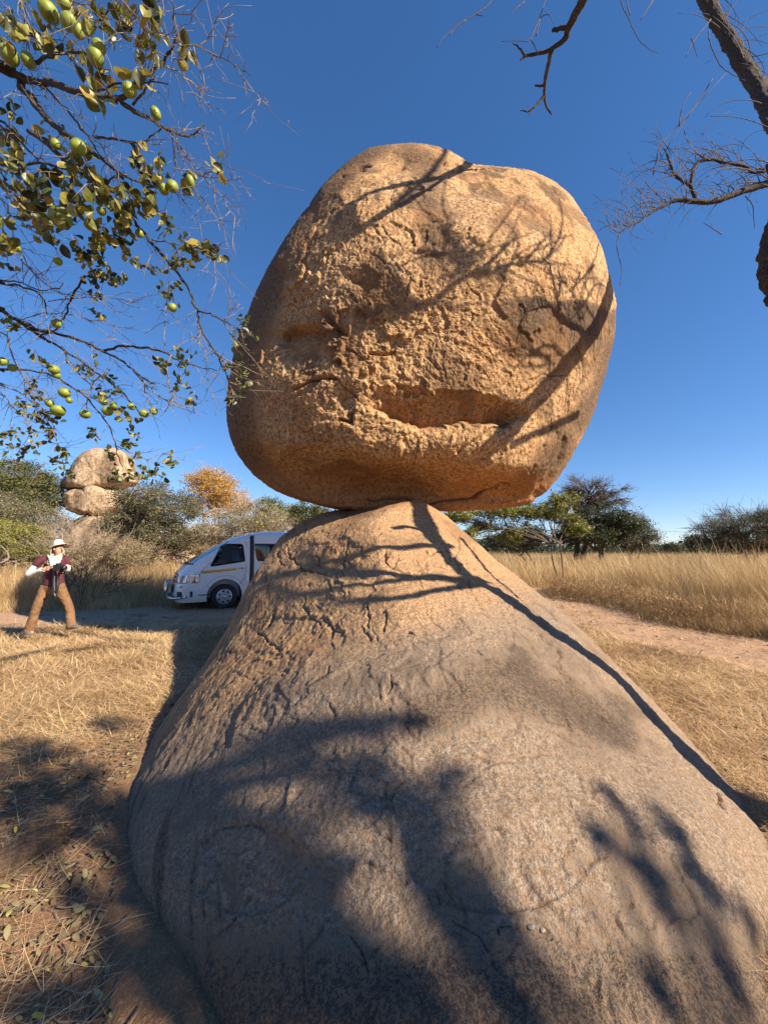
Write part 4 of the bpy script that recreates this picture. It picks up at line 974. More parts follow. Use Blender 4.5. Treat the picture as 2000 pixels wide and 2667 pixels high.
def tree(name, label, cat, base, bl, Y, n, k, spread, leaf, mat, bark, seed, tr=.15, stems=1, tb=.5, tv=.2, deep=None, twigs=0, group=None, limb_r=.35, shape='oval', wob=.25, hollow=.55):
    g = np.random.default_rng(seed); b0 = at(base[0], base[1], Y); b0.z = float(hgt(b0.x, b0.y))-.05 if base[1] > 1435 else b0.z
    root = empty(name, b0, 0, label, cat, group); o = np.array(b0)
    C, P, idx = crown_pts(bl, Y, n, k, spread, seed, deep, hollow)
    m = MB(); top = C.mean(0)
    low = C[:, 2].min()
    for s_ in range(stems):
        off = g.normal(0, .35, 3)*(stems > 1)*np.array([1, 1, 0]); fork = o*.45+(top+off*3)*.55; fork[2] = o[2]+(low+.35*(top[2]-low)-o[2])*.8
        st = o+off*.3
        tt = np.linspace(0, 1, 7)[:, None]; Pm = st*(1-tt)+fork*tt+np.sin(tt*3.1)*g.normal(0, wob*.5, 3)*np.array([1, 1, 0])
        m.tube(Pm, np.linspace(tr, tr*.62, 7)*(1 if stems == 1 else .7), 8)
        mine = C[s_::stems]
        # main limbs carry clusters of ends
        nl = max(3, min(9, len(mine)//6)); hubs = mine[g.choice(len(mine), nl, replace=False)]*.6+fork*.4
        for h in hubs:
            tt = np.linspace(0, 1, 6)[:, None]; Q = fork*(1-tt)+h*tt+np.sin(tt*3.1)*g.normal(0, wob, 3); m.tube(Q, np.linspace(tr*.5, tr*.26, 6)*(limb_r/.35), 6)
        for c in mine:
            h = hubs[np.argmin(((hubs-c)**2).sum(1))]; tt = np.linspace(0, 1, 5)[:, None]
            Q = h*(1-tt)+c*tt+np.sin(tt*3.1)*g.normal(0, wob*.7, 3); m.tube(Q, np.linspace(tr*.22, tr*.05, 5), 4)
    V = np.concatenate(m.v); m.v = [V-o]
    m.build('trunk', bark, root)
    if twigs:
        m = MB(); 
        for j in range(twigs):
            c = C[g.integers(0, k)]; d = c-top+g.normal(0, .6, 3)*np.linalg.norm(c-top)*.9; d /= np.linalg.norm(d)+1e-6; L = spread*g.uniform(1.2, 3.2)
            tt = np.linspace(0, 1, 4)[:, None]; Q = c+d*tt*L+g.normal(0, .12*L, 3)*tt**2; w_ = max(.0035, Y*.00035); m.tube(Q-o, np.linspace(w_*1.6, w_*.7, 4), 3)
            for q_ in (1, 2):
                d2 = d+g.normal(0, .6, 3); Q2 = Q[q_]+d2*np.linspace(0, 1, 3)[:, None]*L*.5; m.tube(Q2-o, np.linspace(w_, w_*.6, 3), 3)
        tw = m.build('twigs', bark, root); tag(tw, kind='stuff')
    if n:
        cl = g.normal(0, tv*.6, k)[idx]+g.normal(0, tv*.7, n); V, q, T = leaf_cloud(P-o, leaf, g, np.clip(tb+cl, 0, 1), shape)
        np_mesh('crown', V, q, mat, root, dict(tint=T))
    return root
def shrub(name, label, cat, base, Y, H, spread, stems, mat, seed, r0, group=None):
    g = np.random.default_rng(seed); b0 = at(base[0], base[1], Y); b0.z = 0; root = empty(name, b0, 0, label, cat, group); m = MB()
    def grow(p, d, L, r, lv):
        n = 6; Q = [p]
        for k in range(n):
            d = d+g.normal(0, .13, 3)+np.array([0, 0, .03]); d = d/np.linalg.norm(d); Q.append(Q[-1]+d*L/n)
        m.tube(np.array(Q), np.linspace(r, r*.45, n+1), 5 if lv < 2 else 3)
        if lv < 3:
            for k in range(2, n+1):
                for _ in range(2 if lv else 1):
                    if g.random() < .62:
                        e = d+g.normal(0, .55, 3); e[2] = abs(e[2])*.7; e /= np.linalg.norm(e); grow(Q[k], e, L*g.uniform(.32, .6), r*.5, lv+1)
    for i in range(stems):
        a = 2*math.pi*i/stems+g.normal(0, .3); t = abs(g.normal(0, spread)); d = np.array([math.cos(a)*math.sin(t), math.sin(a)*math.sin(t), math.cos(t)])
        grow(np.array([math.cos(a)*.06*stems**.5, math.sin(a)*.06*stems**.5, 0.]), d, H*g.uniform(.5, .85), r0*g.uniform(.7, 1.2), 0)
    m.build('stems', mat, root); return root
G_OLIVE = leaf_mat('olive_leaves', [(0, (0.045, 0.055, 0.020)), (.5, (0.105, 0.115, 0.040)), (1, (0.20, 0.195, 0.075))])
G_GREY = leaf_mat('grey_green_leaves', [(0, (0.06, 0.062, 0.035)), (.5, (0.15, 0.145, 0.078)), (1, (0.30, 0.265, 0.15))])
G_LIME = leaf_mat('yellow_green_leaves', [(0, (0.07, 0.085, 0.018)), (.5, (0.17, 0.18, 0.038)), (1, (0.33, 0.31, 0.08))])
G_DARK = leaf_mat('dark_green_leaves', [(0, (0.022, 0.032, 0.016)), (.5, (0.045, 0.058, 0.028)), (1, (0.095, 0.105, 0.05))])
G_GOLD = leaf_mat('golden_leaves', [(0, (0.28, 0.15, 0.03)), (.5, (0.48, 0.28, 0.06)), (1, (0.62, 0.42, 0.13))], .5, .45)
G_OCHRE = leaf_mat('ochre_leaves', [(0, (0.13, 0.10, 0.05)), (.5, (0.27, 0.21, 0.10)), (1, (0.42, 0.34, 0.18))])
TL = 'trees and bushes along the edge of the field'
tree('broad_tree', 'tall dark green tree at the far left edge rising above the bushes', 'tree', (20, 1480), [(-30,1240,110,55),(40,1245,80,50),(85,1290,60,40),(0,1310,120,50)], 28, 34000, 230, .36, .15, G_OLIVE, M_BARK2, 1, .3, 1, .55, .25, 4, 200, TL)
tree('bush', 'olive shrub of fine leaves just under the tall tree on the left', 'bush', (60, 1500), [(-10,1350,70,55),(50,1350,65,50),(105,1355,30,38),(40,1400,110,40)], 20, 32000, 220, .26, .085, G_GREY, M_BARK2, 2, .1, 3, .55, .3, 2.2, 200, TL)
tree('bush', 'bright yellow-green bush low at the left edge behind the walking person', 'bush', (15, 1530), [(-20,1400,60,40),(35,1385,55,35),(60,1430,45,35),(-10,1450,70,30)], 15, 24000, 180, .17, .065, G_LIME, M_BARK2, 3, .06, 3, .6, .3, 1.5, 60, TL)
shrub('dead_shrub', 'pale leafless shrub of thin upright stems in front of the distant rocks', 'shrub', (200, 1500), 15.5, 2.9, .55, 34, M_PALE, 4, .022, TL)
tree('bush', 'ochre brush in the dip between the walking person and the round tree', 'bush', (300, 1510), [(300,1440,70,35),(240,1460,60,30),(350,1450,50,30),(150,1470,60,26)], 16, 18000, 200, .2, .06, G_OCHRE, M_PALE, 5, .03, 5, .5, .25, 1.5, 500, TL)
shrub('dark_shrub', 'dark bare shrub with wiry branches right beside the walking person', 'shrub', (203, 1560), 11.2, 1.65, .62, 16, M_BARK, 6, .016)
tree('round_tree', 'round grey-green tree with a dark leafy trunk left of the minibus', 'tree', (408, 1512), [(405,1305,80,50),(350,1350,48,52),(455,1330,55,50),(380,1370,90,50),(430,1400,60,40),(405,1440,22,45)], 20, 48000, 260, .24, .085, G_GREY, M_BARK, 7, .09, 3, .5, .3, 2.2, 260, TL)
tree('golden_tree', 'slender tree with golden autumn leaves above the minibus', 'tree', (575, 1470), [(560,1250,50,30),(520,1255,35,20),(590,1285,50,35),(545,1300,55,35),(620,1320,35,22)], 34, 11500, 200, .34, .16, G_GOLD, M_PALE, 8, .16, 3, .6, .2, 2.5, 160, TL, hollow=.3)
tree('fruit_bush', 'greyish leafless thicket dotted with small pale green fruits behind the minibus', 'bush', (640, 1480), [(600,1370,60,40),(660,1355,60,35),(700,1375,50,35),(560,1390,40,35)], 21, 15000, 200, .24, .07, G_GREY, M_PALE, 9, .05, 5, .7, .25, 2, 700, TL)
tree('bush', 'tan thorny brush behind the seated people and the minibus windscreen', 'bush', (500, 1500), [(480,1410,50,35),(530,1400,50,30),(450,1430,40,25),(570,1430,50,30)], 27, 14000, 150, .3, .1, G_OCHRE, M_PALE, 10, .08, 3, .6, .25, 2, 260, TL)
tree('leafy_tree', 'fresh green tree between the minibus roof and the big boulder', 'tree', (725, 1480), [(705,1325,35,25),(740,1345,45,28),(690,1360,35,22)], 30, 9000, 90, .3, .14, G_LIME, M_BARK2, 12, .12, 2, .45, .25, 2, 80, TL)
tree('leafy_tree', 'dark leaved branch crown just left of the sloping rock top', 'tree', (830, 1480), [(800,1330,38,18),(840,1345,35,18),(790,1360,40,18)], 24, 7500, 80, .2, .12, G_OLIVE, M_BARK, 13, .12, 1, .45, .25, 1.6, 60, TL)
# right-hand side
tree('drooping_tree', 'near tree with drooping yellow-green leaves under the right side of the boulder', 'tree', (1455, 1440), [(1200,1345,45,22),(1290,1335,50,22),(1370,1335,55,28),(1440,1335,50,34),(1328,1395,22,34),(1500,1375,26,28),(1215,1390,32,16),(1470,1300,38,16),(1255,1370,25,20)], 18, 13000, 260, .15, .16, G_LIME, M_BARK, 14, .055, 2, .5, .35, 1.0, 260, TL, .45, 'long', .12, .2)
tree('dark_bush', 'dense dark green bush behind the drooping tree', 'bush', (1395, 1465), [(1395,1405,50,30),(1330,1415,40,20),(1370,1385,30,18),(1270,1415,50,18)], 34, 13000, 100, .32, .16, G_DARK, M_BARK, 15, .15, 2, .5, .25, 2.5, 40, TL)
tree('gnarled_tree', 'old gnarled tree with a leafless twiggy top right of the boulder', 'tree', (1500, 1470), [(1550,1275,65,35),(1530,1300,60,30),(1590,1300,35,25)], 36, 0, 70, .35, .1, G_DARK, M_BARK, 16, .42, 2, .5, .2, 2, 900, TL, .5, 'oval', .45, .3)
tree('leafy_tree', 'broad dark crown under the leafless top, right of the boulder', 'tree', (1560, 1470), [(1560,1350,65,30),(1600,1375,55,35),(1540,1395,80,32),(1500,1390,40,40)], 33, 26000, 190, .36, .17, G_DARK, M_BARK, 17, .25, 2, .6, .3, 3, 120, TL)
tree('open_tree', 'low open tree with visible pale limbs at the right end of the grove', 'tree', (1650, 1470), [(1640,1370,35,22),(1665,1395,30,25),(1620,1405,35,25),(1675,1420,20,14)], 40, 11000, 120, .34, .15, G_GREY, M_BARK, 18, .2, 3, .25, .25, 2.5, 300, TL)
for i, (x, y, rx, ry, Y, lb) in enumerate([(1715,1430,28,9,80,'low olive tree line bush nearest the open tree'),(1745,1426,22,13,75,'small round dark tree in the far tree line, left of the tallest one'),
      (1785,1430,26,11,85,'low dark green clump left of the tallest far round tree'),(1815,1412,22,20,62,'round dark green tree that stands tallest in the far tree line'),(1862,1420,15,16,62,'small dark round tree just left of the flat acacia'),(1690,1436,20,8,70,'lowest bush of the far tree line beside the open tree'),(1840,1436,30,8,95,'thin strip of far bushes between the two round trees')]):
    tree('far_tree', lb, 'tree', (x, 1452), [(x, y, rx, ry), (x-rx*.5, y+ry*.5, rx*.7, ry*.7), (x+rx*.5, y+ry*.4, rx*.7, ry*.7)], Y, 2600, 45, .5, .3, G_DARK, M_BARK, 40+i, .2, 1, .5, .25, None, 0, TL)
tree('acacia', 'wide flat-topped dark acacia at the right edge above the grass', 'tree', (1955, 1470), [(1930,1350,60,16),(1870,1370,45,13),(1990,1350,60,20),(1950,1385,90,22),(1900,1405,70,18),(1990,1415,60,18)], 27, 40000, 230, .3, .08, G_DARK, M_BARK, 60, .2, 2, .75, .3, 3, 900, TL, .4, 'long', .3, .3)
tree('dark_bush', 'dark bushes under the flat acacia at the right edge', 'bush', (1900, 1470), [(1890,1425,50,16),(1960,1428,60,14),(2010,1420,40,18)], 34, 6000, 80, .35, .14, G_DARK, M_BARK, 61, .12, 2, .4, .25, 2.5, 20, TL)
# a far wood that closes the horizon
Pw = []
for i in range(1400):
    a = rng.uniform(-1.0, 1.0); Y = rng.uniform(120, 260); X = a*Y*1.2
    r = rng.uniform(2, 4.5); Pw.append(np.array([X, Y, rng.uniform(0.2, 1.0)*r*.7])+rng.normal(size=(45, 3))*np.array([r, r, r*.30]))
Pw = np.concatenate(Pw); Pw[:, 2] = np.abs(Pw[:, 2]); V, q, T = leaf_cloud(Pw, 1.5, rng, np.clip(rng.normal(.5, .25, len(Pw)), 0, 1))
tag(np_mesh('far_woodland', V, q, G_DARK, None, dict(tint=T)), kind='stuff')
# pale fruits in the thicket behind the van, each one countable
M_FRUIT = NT('green_fruit_skin'); _co = M_FRUIT.n('TexCoord').outputs['Object']; _n = M_FRUIT.noise(_co, 30, 4, .6); _n2 = M_FRUIT.noise(_co, 240, 2, .6)
_c = M_FRUIT.ramp(_n, [(.3, (0.12, 0.165, 0.02)), (.6, (0.22, 0.265, 0.03)), (.8, (0.33, 0.33, 0.05))]); _c = M_FRUIT.mix(M_FRUIT.ramp(_n2, [(.62, 0), (.7, .6)]), _c, (0.46, 0.44, 0.16))
M_FRUIT.set(Base_Color=_c, Roughness=.5, Subsurface_Weight=0.05, Normal=M_FRUIT.bump(_n2, .15, .002)); M_FRUIT = M_FRUIT.m
def fruit_mesh(name='fruit'):
    m = MB(); a = np.linspace(0, math.pi, 15)
    m.lathe([(max(.001, math.sin(t_)*(1+.04*math.cos(2*t_))), -1.16*math.cos(t_)-.05*math.exp(-(t_/.3)**2)*-1) for t_ in a], (0, 0, 0), 'z', 20)
    me = bpy.data.meshes.new(name); me.from_pydata(np.concatenate(m.v).tolist(), [], m.f); me.polygons.foreach_set('use_smooth', [True]*len(me.polygons)); me.materials.append(M_FRUIT); return me
FR = fruit_mesh()
fb = bpy.data.objects['fruit_bush']
for i in range(22):
    x, y = rnd.uniform(575, 735), rnd.uniform(1345, 1385)
    p = at(x, y, 20+rnd.uniform(-.9, .6)); o = bpy.data.objects.new('fruit', FR); col.objects.link(o); o.parent = fb; o.location = p-fb.location; r = rnd.uniform(.045, .06); o.scale = (r, r, r)
# ---------------------------------------------------------------- near trees
SV = np.array(SUN)
def curve(P, n=None, wob=0, g=None):
    """Catmull-Rom through the points"""
    P = np.array(P, float); m = len(P)
    if m < 3: t = np.linspace(0, 1, 5)[:, None]; return P[0]*(1-t)+P[-1]*t
    Q = np.concatenate([[2*P[0]-P[1]], P, [2*P[-1]-P[-2]]]); out = []
    for i in range(1, m):
        a, b, c, d = Q[i-1:i+3]
        for t in np.linspace(0, 1, 5)[:-1]:
            out.append(.5*((2*b)+(-a+c)*t+(2*a-5*b+4*c-d)*t*t+(-a+3*b-3*c+d)*t**3))
    out.append(P[-1]); out = np.array(out)
    if wob and g is not None: out[1:-1] += g.normal(0, wob, (len(out)-2, 3))
    return out
def bark_mat(name, c1, c2, sc):
    t = NT(name); co = t.n('TexCoord').outputs['Object']
    v = t.n('TexVoronoi'); v.feature = 'DISTANCE_TO_EDGE'; v.inputs['Scale'].default_value = sc
    mp = t.n('Mapping'); mp.inputs['Scale'].default_value = (1, 1, .35); t.l(co, mp.inputs[0])
    dn = t.n('TexNoise'); dn.inputs['Scale'].default_value = sc*.8; t.l(co, dn.inputs['Vector'])
    t.l(t.mix(.25, mp.outputs[0], dn.outputs['Color']), v.inputs['Vector'])
    n = t.noise(co, sc*2.5, 5, .7); h = t.math('ADD', t.ramp(v.outputs['Distance'], [(0, 0.), (.12, 1.)]), n)
    c = t.mix(t.ramp(n, [(.35, 0), (.65, 1)]), c1, c2); c = t.mix(t.ramp(v.outputs['Distance'], [(0, .9), (.07, 0)]), c, tuple(x*.25 for x in c1))
    t.set(Base_Color=c, Roughness=.92, Normal=t.bump(h, .9, .02)); return t.m
M_TRUNK = bark_mat('cracked_bark', (0.035, 0.026, 0.020), (0.12, 0.088, 0.062), 22)
M_LIMB = bark_mat('limb_bark', (0.065, 0.048, 0.037), (0.17, 0.13, 0.095), 45)
M_TWIG = plain('twig_bark', (0.20, 0.15, 0.105), .85, 0, .35, 30)
M_TWIGD = plain('dark_twig_bark', (0.085, 0.062, 0.048), .85, 0, .35, 30)

# ---- left: fruit tree whose branches hang into the picture
g = np.random.default_rng(21)
def dep(px, py): return 1.95+1.15*min(max(py, 0), 1250)/1250+.22*math.sin(px*.011+py*.006)
def c1(p): return (p[0]/2.37, p[1]/2.37)
def c2(p): return (p[0]/2.37, 650+p[1]/2.37)
ft = empty('fruit_tree', (-3.6, 1.5, 0), 0, 'tree with hanging twiggy branches, olive leaves and round green fruits at the upper left', 'tree')
fo = np.array(ft.location)
LIMBS = [(c1, [(0,390),(90,450),(200,500),(330,510),(420,550),(520,580),(620,600),(740,610),(760,640),(850,690),(950,750),(1020,790),(1100,830),(1180,835),(1230,800),(1265,765)], 58, 7, 1),
 (c1, [(60,440),(130,540),(200,610),(260,700),(330,770),(440,850),(520,900),(600,960),(700,1040),(760,1100)], 52, 16, 1),
 (c1, [(740,610),(840,530),(930,450),(1000,390),(1050,310),(1100,210)], 34, 10, 0), (c1, [(1080,260),(1230,290),(1350,350),(1450,400),(1550,470)], 15, 4, 0),
 (c1, [(1450,400),(1520,510),(1590,590),(1650,655)], 9, 3, 0), (c1, [(1360,350),(1400,200),(1430,70)], 7, 4, 0), (c1, [(1240,280),(1290,230),(1330,150),(1440,85)], 8, 3, 0),
 (c1, [(820,650),(900,550),(960,470)], 15, 8, 0), (c1, [(1000,400),(1100,450),(1200,520),(1260,620),(1300,680)], 12, 4, 0), (c1, [(520,580),(640,540),(780,515),(900,510),(1040,520)], 16, 5, 0),
 (c1, [(180,810),(300,890),(430,1010),(520,1080),(640,1170),(740,1280),(850,1390),(950,1510),(1050,1630),(1150,1760),(1200,1870),(1220,1920),(1235,2010),(1290,2110),(1350,2210),(1380,2270),(1410,2340)], 30, 7, 1),
 (c2, [(1220,380),(1300,400),(1380,440),(1440,470),(1480,505)], 14, 6, 1), (c2, [(1380,440),(1430,520),(1490,590),(1540,625)], 7, 4, 0), (c2, [(1380,440),(1430,380),(1480,335)], 8, 4, 0),
 (c2, [(1290,590),(1400,680),(1500,720),(1610,775)], 9, 3, 0), (c2, [(1350,680),(1400,700),(1470,760)], 8, 4, 0), (c2, [(1410,800),(1440,830),(1490,828)], 6, 3, 0), (c2, [(1400,780),(1430,860),(1450,910)], 6, 4, 0),
 (c2, [(1230,480),(1225,540),(1250,600),(1320,660)], 8, 4, 0),
 (c1, [(580,840),(700,860),(870,880),(930,840),(1000,790)], 15, 9, 0), (c1, [(180,400),(250,375),(350,340),(480,325),(560,330)], 26, 10, 0), (c1, [(440,850),(450,1000),(440,1230),(520,1240),(620,1170),(710,1090)], 18, 9, 0),
 (c1, [(-20,740),(60,800),(150,900),(250,1000),(330,1060)], 16, 7, 1), (c1, [(-20,1130),(60,1200),(180,1320),(300,1400)], 10, 5, 1), (c1, [(-20,1000),(120,1020),(300,1010),(480,1060)], 22, 9, 1),
 (c1, [(100,470),(260,530),(380,640),(480,760),(560,860),(640,1000)], 14, 6, 0), (c1, [(130,0),(160,130),(180,300),(200,430)], 12, 7, 1), (c1, [(450,0),(560,40),(620,100),(680,170)], 12, 5, 1), (c1, [(740,0),(840,90),(900,200),(960,330),(1010,400)], 11, 6, 1),
 (c1, [(1060,0),(1068,100),(1072,220)], 9, 6, 1), (c1, [(-10,120),(100,180),(220,230),(340,250),(470,400)], 13, 5, 1), (c1, [(880,150),(960,210),(1040,230)], 9, 5, 0), (c1, [(690,20),(640,90),(600,150)], 13, 8, 1), (c1, [(540,0),(700,130),(780,180),(870,270)], 8, 3, 1),
 (c1, [(1090,850),(1130,1000),(1230,1080),(1400,1105),(1500,1100)], 9, 3, 0), (c1, [(1230,1090),(1330,1050),(1400,950)], 7, 3, 0), (c1, [(1060,800),(1090,1000),(1150,1100),(1260,1240),(1350,1350),(1450,1360)], 9, 3, 0), (c1, [(1020,800),(1150,950),(1250,1080),(1400,1260),(1480,1400)], 8, 3, 0),
 (c1, [(700,1040),(850,1120),(980,1150),(1100,1200),(1180,1300)], 14, 4, 0), (c1, [(940,1480),(1050,1500),(1190,1525),(1300,1560),(1400,1600)], 10, 4, 0), (c1, [(800,1180),(900,1280),(1000,1330),(1100,1440),(1200,1490)], 8, 3, 0),
 (c2, [(-20,360),(0,370),(100,430),(200,500),(300,560),(400,620),(500,690),(620,770),(720,850),(800,930),(860,1010)], 32, 7, 1), (c2, [(-20,195),(0,190),(120,200),(250,250),(370,240)], 15, 6, 1), (c2, [(-20,200),(150,230),(260,290),(290,400)], 14, 8, 1),
 (c2, [(150,450),(250,500),(400,530),(520,570),(620,620),(740,680),(820,740),(900,800),(960,830)], 24, 7, 0), (c2, [(640,625),(760,600),(880,605),(1010,630),(1100,680),(1200,720),(1340,748)], 17, 4, 0), (c2, [(820,740),(920,860),(1060,950),(1160,990),(1240,1030)], 9, 3, 0),
 (c2, [(1060,650),(1030,740),(1050,850),(1070,900),(1020,1000)], 10, 6, 0), (c2, [(-20,735),(0,740),(150,740),(300,770),(420,830),(520,900),(620,1010),(700,1140),(720,1230),(760,1340)], 18, 5, 1), (c2, [(-20,820),(0,830),(150,900),(280,1030),(350,1180),(400,1340)], 12, 4, 1),
 (c2, [(715,1210),(830,1260),(910,1300),(930,1370)], 7, 3, 0), (c2, [(910,1300),(980,1270),(1050,1250)], 5, 3, 0), (c2, [(530,160),(450,290),(400,400),(370,480),(250,530)], 13, 8, 0), (c2, [(130,50),(190,130),(280,210),(370,240),(390,200)], 9, 4, 0),
 (c2, [(300,320),(450,300),(620,295),(750,310),(860,325)], 6, 3, 0), (c2, [(130,440),(270,400),(420,400),(550,430),(700,470),(850,500)], 7, 3, 0), (c2, [(-20,880),(60,960),(130,1010),(200,1100),(110,1260)], 8, 4, 1), (c2, [(1045,200),(1035,330),(1020,450),(1015,620)], 5, 4, 0),
 (c2, [(-20,500),(60,600),(130,760),(230,880),(340,960)], 12, 5, 1), (c2, [(620,780),(560,850),(540,960),(560,1010)], 8, 4, 0), (c2, [(400,625),(430,700),(520,800),(640,900),(700,960)], 12, 4, 0), (c2, [(880,800),(900,900),(930,960)], 8, 4, 0),
 (c1, [(0,1220),(20,1400),(0,1500)], 10, 6, 1), (c1, [(20,1450),(120,1530),(180,1640),(240,1720)], 9, 5, 1)]
HUB = np.array([-3.5, 1.7, 3.2]); MID = MB(); TWV = MB(); twig_src = []
def fpt(f, p, dz=0.): x, y = f(p); return np.array(at(x, y, dep(x, y)+dz))
mt = MB(); mt.tube(curve([(-3.6, 1.5, -.1), (-3.66, 1.55, 1.0), (-3.5, 1.7, 2.2), (-3.45, 1.8, 3.4), (-3.6, 1.9, 4.6)])-fo, np.linspace(.17, .07, 17), 12); mt.build('trunk', M_TRUNK, ft)
for f, pts, w0, w1, edge in LIMBS:
    P = [fpt(f, p) for p in pts]
    if edge and pts[0][0] < 120:      # carry it on to the trunk, outside the picture
        a = P[0]; q = np.array([-3.5, 1.75, min(max(a[2]*.8+.3, 1.6), 4.2)]); P = [q, q*.45+a*.55+np.array([0, -.05, .12])]+P
    elif edge and pts[0][1] <= 10:
        a = P[0]; P = [a+np.array([-.55, -.10, .5]), a+np.array([-.2, -.02, .25])]+P
    C = curve(P, wob=.004, g=g)
    d0 = dep(*f(pts[0])); r0 = w0/2.37/2/F*d0*1.0; r1 = w1/2.37/2/F*d0*1.15
    r = np.linspace(r0, r1, len(C))*(1+.12*g.normal(size=len(C)))
    m = MB(); m.tube(C-fo, np.maximum(r, .0012), 8 if w0 > 12 else 5); m.build('branch', M_LIMB if w0 > 12 else M_TWIG, ft)
    L = np.linalg.norm(np.diff(C, axis=0), axis=1).sum()
    twig_src.append((C, L, w0))
tips = []
for C, L, w0 in twig_src:
    nt = int(L*(8 if w0 > 12 else 10))+2
    for j in range(nt):
        i = g.integers(2, len(C)-1) if len(C) > 4 else 1; p = C[i]; tdir = C[min(i+1, len(C)-1)]-C[i-1]; tdir /= np.linalg.norm(tdir)+1e-9
        if p[0] < -1.04*p[1]-.15: continue
        d = tdir*.7+g.normal(0, .75, 3)+np.array([.18, 0, -.18]); d /= np.linalg.norm(d); l = g.uniform(.05, .28)
        k = np.linspace(0, 1, 5)[:, None]; bend = g.normal(0, .5, 3)+np.array([0, 0, -.15]); Q = p+d*k*l+bend*k**2*l+np.concatenate([[[0, 0, 0]], g.normal(0, .035, (4, 3))])*l
        TWV.tube(Q-fo, np.linspace(.0026, .0011, 5), 4); tips.append((Q[-1], d))
        for s_ in range(g.integers(1, 4)):
            a = Q[g.integers(1, 4)]; d2 = d+g.normal(0, .8, 3); d2 /= np.linalg.norm(d2); l2 = l*g.uniform(.2, .6)
            TWV.tube(np.array([a, a+d2*l2*.5+g.normal(0, .006, 3), a+d2*l2])-fo, [.0015, .0012, .0008], 3); tips.append((a+d2*l2, d2))
tag(TWV.build('twigs', M_TWIG, ft), kind='stuff')
# leaves: dense where the photograph shows them (centre x,y, radius, number)
LZ = [(c1,120,1150,170,60),(c1,60,900,120,30),(c1,250,1250,150,50),(c1,130,1330,130,45),(c1,420,1110,120,34),(c1,560,1250,140,48),(c1,700,1180,120,40),(c1,720,1330,150,60),(c1,640,1450,130,60),(c1,560,1560,90,46),(c1,850,1350,90,30),(c1,900,1000,90,30),(c1,840,1010,80,24),
 (c1,980,1120,70,20),(c1,480,1030,110,26),(c1,300,1440,60,18),(c1,50,1480,60,14),(c1,900,1240,70,24),(c1,1170,1120,50,12),(c1,340,860,60,16),(c1,150,920,80,14),(c1,500,960,80,16),(c1,250,1040,90,22),(c1,60,170,80,20),(c1,330,200,100,26),(c1,420,60,110,26),(c1,650,200,80,22),(c1,620,430,70,14),(c1,480,260,60,10),(c1,820,440,60,10),(c1,940,60,50,9),(c1,980,170,45,9),(c1,930,280,40,8),(c1,640,620,40,7),(c1,40,640,80,14),
 (c1,120,60,100,14),(c1,1150,330,50,9),(c1,1010,1420,60,9),(c1,1200,1530,70,18),(c1,1270,1560,50,12),(c1,1130,1600,50,12),(c1,1350,1570,35,6),(c1,750,120,40,6),(c1,1330,1010,35,7),
 (c2,600,90,100,50),(c2,740,170,60,26),(c2,800,80,60,22),(c2,560,150,50,14),(c2,1140,60,70,22),(c2,1080,110,40,8),(c2,950,90,30,6),(c2,1040,220,26,6),(c2,1045,280,20,5),(c2,600,270,40,6),(c2,600,390,30,5),(c2,1110,610,40,13),(c2,990,710,40,12),(c2,1100,820,40,9),(c2,1150,690,25,6),(c2,480,690,50,9),(c2,560,700,50,12),(c2,690,790,50,10),
 (c2,720,930,70,16),(c2,650,900,50,12),(c2,210,930,60,14),(c2,230,1010,80,30),(c2,270,1090,80,30),(c2,190,1160,70,22),(c2,330,1170,60,20),(c2,380,1290,55,24),(c2,430,1370,45,13),(c2,100,1230,50,13),(c2,90,1120,40,10),(c2,40,1130,40,8),(c2,110,960,30,6),(c2,200,830,35,8),(c2,560,1110,60,14),(c2,780,1170,50,16),(c2,800,1030,60,18),(c2,850,1130,40,10),(c2,660,1260,50,12),(c2,740,1370,50,22),(c2,700,1370,30,8),(c2,900,1360,40,12),(c2,950,1380,25,5),
 (c2,1030,1290,40,8),(c2,240,670,30,6),(c2,1200,935,20,4),(c2,1500,440,40,11),(c2,1510,530,38,9),(c2,1470,570,25,5),(c2,1460,720,40,12),(c2,1500,750,30,7),(c2,1460,950,45,16),(c2,1470,860,30,6),(c2,30,60,30,5),(c2,130,1250,30,6),(c2,840,1300,30,6),(c2,60,430,30,4)]
def leaf_mesh(seed):
    gg = np.random.default_rng(seed); nl, nw = 6, 5; V = []
    cu, dr = gg.uniform(.15, .9), gg.uniform(.1, .8)
    for i in range(nl+1):
        t = i/nl; w = .36*math.sin(math.pi*(t*.97+.015))**.62*(0.85+.35*t)
        for j in range(nw):
            u = (j/(nw-1)-.5)*2; x = t; y = u*w; z = cu*abs(u)**1.5*w*.8-dr*t*t*.35+.02*gg.normal()
            V.append((x, y, z))
    me = bpy.data.meshes.new('leaf'); me.from_pydata(V, [], [tuple(int(a) for a in f) for f in grid_faces(nl+1, nw)]); me.polygons.foreach_set('use_smooth', [True]*len(me.polygons)); return me
def leafm(name, stops):
    t = NT(name); co = t.n('TexCoord').outputs['Object']; n = t.noise(co, 3.5, 4, .6); oi = t.n('ObjectInfo')
    c = t.ramp(t.math('ADD', t.math('MULTIPLY', n, .5), t.math('MULTIPLY', oi.outputs['Random'], .5)), stops)
    t.set(Base_Color=c, Roughness=.42); t.b.inputs['Specular IOR Level'].default_value = .45
    tr = t.n('BsdfTranslucent'); t.l(c, tr.inputs['Color']); mx = t.n('MixShader'); mx.inputs[0].default_value = .3
    t.l(t.b.outputs[0], mx.inputs[1]); t.l(tr.outputs[0], mx.inputs[2]); t.l(mx.outputs[0], t.out.inputs['Surface']); return t.m
